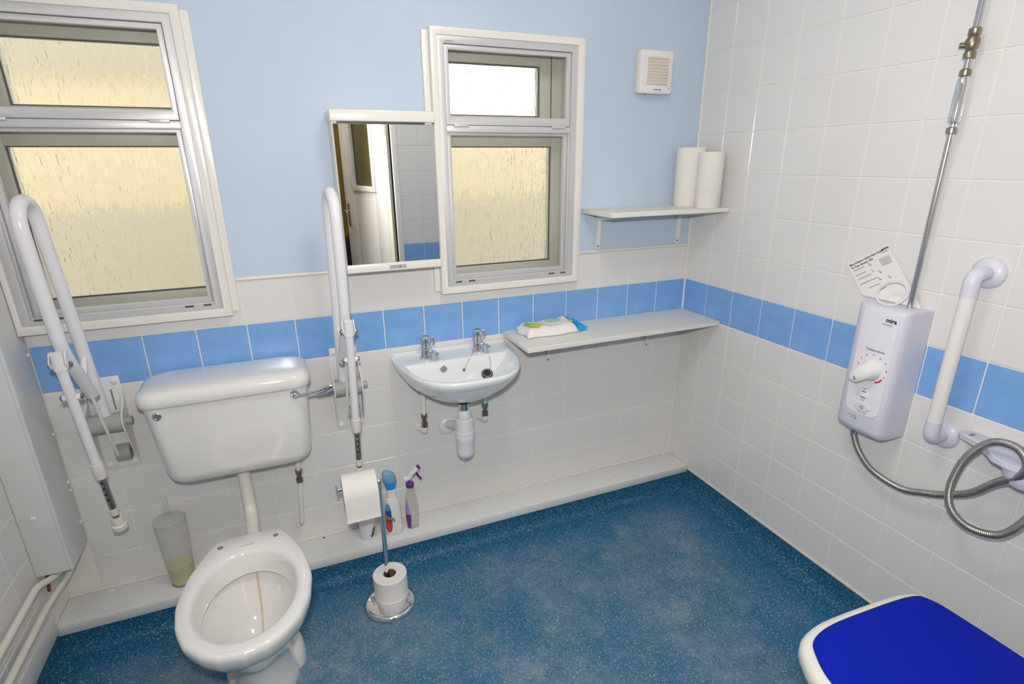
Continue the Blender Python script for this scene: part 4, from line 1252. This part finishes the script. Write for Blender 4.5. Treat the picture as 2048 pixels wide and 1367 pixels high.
# white ring leaning against the leaflet
b = B()
cR = Vector((-.058, -.950, 1.1365)); d1 = Vector((.1, -.92, .22)).normalized(); d2 = Vector((.3, .20, .95)).normalized()
pts = [cR + d1 * (.041 * math.cos(2 * PI * i / 40)) + d2 * (.034 * math.sin(2 * PI * i / 40)) for i in range(40)]
tube(b, pts, .0032, 10, closed=True)
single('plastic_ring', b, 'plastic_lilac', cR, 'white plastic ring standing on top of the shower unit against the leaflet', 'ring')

# grab bar
gb_ = thing('grab_bar', 'white vertical grab bar on the right wall beside the shower unit', 'grab bar', (-.06, -1.142, 1.0))
b = B(); tube(b, round_path([(-.004, -1.142, 1.226), (-.063, -1.142, 1.226), (-.063, -1.142, .766), (-.004, -1.142, .766)], .035, 10), .0175, 24); part('bar', b, 'gloss_white', gb_)
for z, s in ((1.226, 1), (.766, -1)):
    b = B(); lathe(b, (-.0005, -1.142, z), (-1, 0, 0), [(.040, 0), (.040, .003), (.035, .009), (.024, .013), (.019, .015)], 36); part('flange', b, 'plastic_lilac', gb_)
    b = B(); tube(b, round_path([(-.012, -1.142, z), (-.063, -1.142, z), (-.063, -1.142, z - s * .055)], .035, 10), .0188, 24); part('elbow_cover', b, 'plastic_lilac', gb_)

# soap tray with hose guide on the riser rail
st = thing('soap_tray', 'lilac-white plastic soap tray on the right wall holding the hose', 'soap dish', (-.05, -1.32, .80))
b = B(); prism(b, [(-.001, -1.205), (-.02, -1.196), (-.045, -1.197), (-.055, -1.207), (-.066, -1.26), (-.085, -1.285), (-.115, -1.31), (-.125, -1.345), (-.125, -1.40), (-.11, -1.45), (-.001, -1.46)], 2, .795, .807, .003, 2); tray = part('tray', b, 'plastic_lilac', st)
b = B(); tube(b, round_path([(-.003, -1.205, .808), (-.02, -1.198, .808), (-.045, -1.199, .808), (-.054, -1.209, .808), (-.065, -1.26, .808), (-.085, -1.287, .808), (-.113, -1.312, .808), (-.122, -1.345, .808), (-.122, -1.40, .808), (-.11, -1.447, .808)], .02), .0032, 8); part('tray_rim', b, 'plastic_lilac', tray)
b = B(); lathe(b, (-.068, -1.375, .795), (0, 0, -1), [(.056, 0), (.056, .012), (.050, .03), (.044, .04), (.02, .044)], 32); part('tray_cup', b, 'plastic_lilac', st)
b = B(); box(b, -.04, -.022, -1.224, -1.216, .8068, .8085, .0004, 1); part('drain_slot', b, 'ink_grey', st)
b = B(); cyl(b, (-.05, -1.362, .807), (-.05, -1.362, 1.55), .011, seg=20)
single('riser_rail', b, 'pipe_chrome', (-.05, -1.362, .807), 'chrome shower riser rail above the soap tray, at the right picture edge', 'rail')

# hose
hp = smooth_path([(-.055, -.925, .705), (-.054, -.925, .68), (-.052, -.952, .627), (-.050, -1.006, .584), (-.050, -1.094, .573), (-.052, -1.16, .597), (-.055, -1.211, .623), (-.065, -1.27, .668), (-.085, -1.322, .735), (-.118, -1.373, .79), (-.128, -1.383, .83), (-.112, -1.350, .852), (-.100, -1.296, .838), (-.100, -1.255, .777), (-.100, -1.238, .696), (-.100, -1.243, .637), (-.100, -1.266, .605), (-.100, -1.304, .592), (-.100, -1.352, .604), (-.100, -1.382, .635), (-.10, -1.41, .70), (-.10, -1.44, .80), (-.09, -1.45, .95)], 44)
# resample evenly for the ribbed spiral
acc = [0.0]
for p, q in zip(hp[:-1], hp[1:]): acc.append(acc[-1] + (q - p).length)
step = .0011; tot = acc[-1]; n_ = int(tot / step); res = []; k = 0
for i in range(n_ + 1):
    d = i * step
    while k < len(acc) - 2 and acc[k + 1] < d: k += 1
    f = (d - acc[k]) / max(1e-9, acc[k + 1] - acc[k])
    res.append(hp[k].lerp(hp[k + 1], f))
rad = [.0096 + (.0006 if i % 4 < 2 else -.0005) for i in range(len(res))]
b = B(); tube(b, res, .008, 12, radii=rad)
single('shower_hose', b, 'steel_hose', (-.05, -1.1, .58), 'ribbed metal shower hose looping below the shower unit', 'hose', angle=80)
b = B(); lathe(b, (-.055, -.925, .703), (0, 0, -1), [(.011, 0), (.011, .012), (.0095, .016), (.0095, .03)], 16)
part('hose_nut', b, 'pipe_chrome', su)

# ------------------------------------------------------------------ shower stool
ss = thing('shower_stool', 'white shower stool with a royal blue padded seat in the lower right', 'stool', (-.53, -1.52, 0))
def seat_ring(d, z, yn=-1.74):
    """outline of the stool seat, inset by d"""
    base = [(-.335, -1.312), (-.50, -1.298), (-.62, -1.297), (-.69, -1.316), (-.726, -1.355), (-.752, -1.41), (-.768, -1.50), (-.768, -1.60), (-.75, -1.68), (-.70, -1.728), (-.60, -1.745), (-.40, -1.745), (-.32, -1.73), (-.288, -1.68), (-.278, -1.58), (-.278, -1.44), (-.288, -1.355)]
    pts = smooth_path([(x, y, 0) for x, y in base], 5, closed=True)
    c = Vector((-.525, -1.52, 0)); out = []
    n = len(pts)
    for i, p in enumerate(pts):
        tdir = (pts[(i + 1) % n] - pts[i - 1]).normalized()
        nn = Vector((-tdir.y, tdir.x, 0))
        if nn.dot(c - p) < 0: nn = -nn
        q = p + nn * d
        out.append((q.x, q.y, z))
    return out
b = B(); loft(b, [seat_ring(.03, .425), seat_ring(.008, .430), seat_ring(.0, .445), seat_ring(.0, .462), seat_ring(.005, .474), seat_ring(.015, .479), seat_ring(.03, .480)]); part('seat_base', b, 'stool_white', ss, angle=60)
b = B(); loft(b, [seat_ring(.026, .478), seat_ring(.024, .482), seat_ring(.026, .487), seat_ring(.032, .4895), [(-.525 + (x + .525) * .9, -1.52 + (y + 1.52) * .9, .4905) for x, y, z in seat_ring(.032, 0)], [(-.525 + (x + .525) * .5, -1.52 + (y + 1.52) * .5, .4908) for x, y, z in seat_ring(.032, 0)], [(-.525 + (x + .525) * .02, -1.52 + (y + 1.52) * .02, .491) for x, y, z in seat_ring(.032, 0)]]); part('seat_pad', b, 'pad_blue', ss, 'royal blue padded top', angle=60)
for x, y in ((-.68, -1.38), (-.36, -1.38), (-.68, -1.66), (-.36, -1.66)):
    ox, oy = (x + .52) * .12, (y + 1.52) * .12
    b = B(); tube(b, [(x, y, .43), (x + ox, y + oy, .02)], .0125, 16); lgp = part('leg', b, 'pipe_chrome', ss)
    b = B(); lathe(b, (x + ox, y + oy, 0), (0, 0, 1), [(.020, 0), (.020, .008), (.0155, .012), (.0145, .045)], 20); part('rubber_foot', b, 'grey_plastic', lgp)

# ------------------------------------------------------------------ door and corridor, seen in the mirror
b = B()
box(b, DX1, DX1 + .035, YF - .06, YF + .012, 0, DZ + .03, .004)
struct('trim_8', b, 'gloss_white', 'white door frame upright on the hinge side')
b = B()
box(b, DX0 - .035, DX0, YF - .12, YF + .012, 0, DZ + .03, .004)
struct('trim_9', b, 'gloss_white', 'white door frame upright on the latch side')
b = B()
box(b, DX0, DX1, YF - .12, YF + .012, DZ, DZ + .03, .004)
struct('trim_10', b, 'gloss_white', 'white door frame head')
dr_ = bpy.data.objects.new('door_1', None)
COL.objects.link(dr_); dr_.location = (0, 0, 0); dr_['kind'] = 'structure'; dr_['label'] = 'open white door with a glazed panel, seen in the mirror'
H = Vector((-.932, -1.90, 0)); e = Vector((-.265, -.964, 0)).normalized(); nrm = Vector((-e.y, e.x, 0))
if nrm.x > 0: nrm = -nrm
def dbox(s0, s1, n0, n1, z0, z1):
    bm = B()
    box(bm, s0, s1, n0, n1, z0, z1, .002)
    for v in bm.verts:
        v.co = H + e * v.co.x + nrm * v.co.y + Vector((0, 0, v.co.z))
    return bm
S0, S1 = .265, .60
part('lock_stile', dbox(S1, .79, 0, .042, .01, 2.0), 'door_white', dr_)
part('hinge_stile', dbox(.10, S0, 0, .042, .01, 2.0), 'door_white', dr_)
part('lower_panel', dbox(S0, S1, 0, .042, .01, 1.34), 'door_white', dr_)
part('top_rail', dbox(S0, S1, 0, .042, 1.86, 2.0), 'door_white', dr_)
part('leaf_edge', dbox(.045, .10, 0, .040, .01, 2.0), 'door_cream', dr_)
part('vision_pane', dbox(S0, S1, .016, .024, 1.34, 1.86), 'olive_glass', dr_, 'dark wired glass panel')
for a, c, z0, z1 in ((S0 - .025, S0 + .012, 1.315, 1.885), (S1 - .012, S1 + .025, 1.315, 1.885), (S0 + .012, S1 - .012, 1.315, 1.352), (S0 + .012, S1 - .012, 1.848, 1.885)):
    part('panel_beading', dbox(a, c, .03, .054, z0, z1), 'gloss_white', dr_)
part('handle_plate', dbox(.715, .755, .042, .048, 1.06, 1.22), 'pipe_chrome', dr_)
b = B(); hb = H + e * .735 + nrm * .048
tube(b, round_path([hb + Vector((0, 0, 1.17)), hb + nrm * .045 + Vector((0, 0, 1.17)), hb + nrm * .05 - e * .09 + Vector((0, 0, 1.17))], .015), .008, 12); part('lever_handle', b, 'pipe_chrome', dr_)
part('hinge', dbox(.05, .098, .040, .044, 1.66, 1.76), 'grey_plastic', dr_)
dc = thing('corridor_cabinet', 'black low cabinet in the corridor, seen in the mirror', 'cabinet', (-1.2, -2.98, 0))
b = B(); box(b, -1.6, -.8, -3.14, -2.84, 0, .92, .004); part('body', b, 'dark_cabinet', dc)
b = B(); box(b, -1.59, -.81, -2.842, -2.832, .52, .90, .003); part('drawer', b, 'dark_cabinet', dc)
b = B(); box(b, -1.59, -.81, -2.842, -2.832, .08, .50, .003); part('drawer', b, 'dark_cabinet', dc)
b = B(); box(b, -1.6, -.8, -2.842, -2.830, .503, .517); part('trim_strip', b, 'aluminium', dc)

# ------------------------------------------------------------------ ceiling lamp
LX, LY = -1.15, -1.15
cl = thing('ceiling_light', 'round opal ceiling light above the room', 'lamp', (LX, LY, ZC))
b = B(); lathe(b, (LX, LY, ZC - .001), (0, 0, -1), [(.19, 0), (.19, .025), (.18, .03)], 48); part('base', b, 'plastic_white', cl)
b = B(); lathe(b, (LX, LY, ZC - .031), (0, 0, -1), [(.175, 0), (.175, .02), (.155, .045), (.11, .06), (.05, .067), (.005, .068)], 48); part('diffuser', b, 'opal', cl)

mat('opal_warm', (0.9, 0.9, 0.9), 0.5, emit=(1.0, 0.92, 0.80), estr=26.0)
cl = thing('corridor_light', 'round warm ceiling light out in the corridor', 'lamp', (-1.7, -2.5, ZC))
b = B(); lathe(b, (-1.7, -2.5, ZC - .001), (0, 0, -1), [(.15, 0), (.15, .025), (.14, .03)], 40); part('base', b, 'plastic_white', cl)
b = B(); lathe(b, (-1.7, -2.5, ZC - .031), (0, 0, -1), [(.135, 0), (.135, .02), (.11, .045), (.05, .058), (.005, .06)], 40); part('diffuser', b, 'opal_warm', cl)
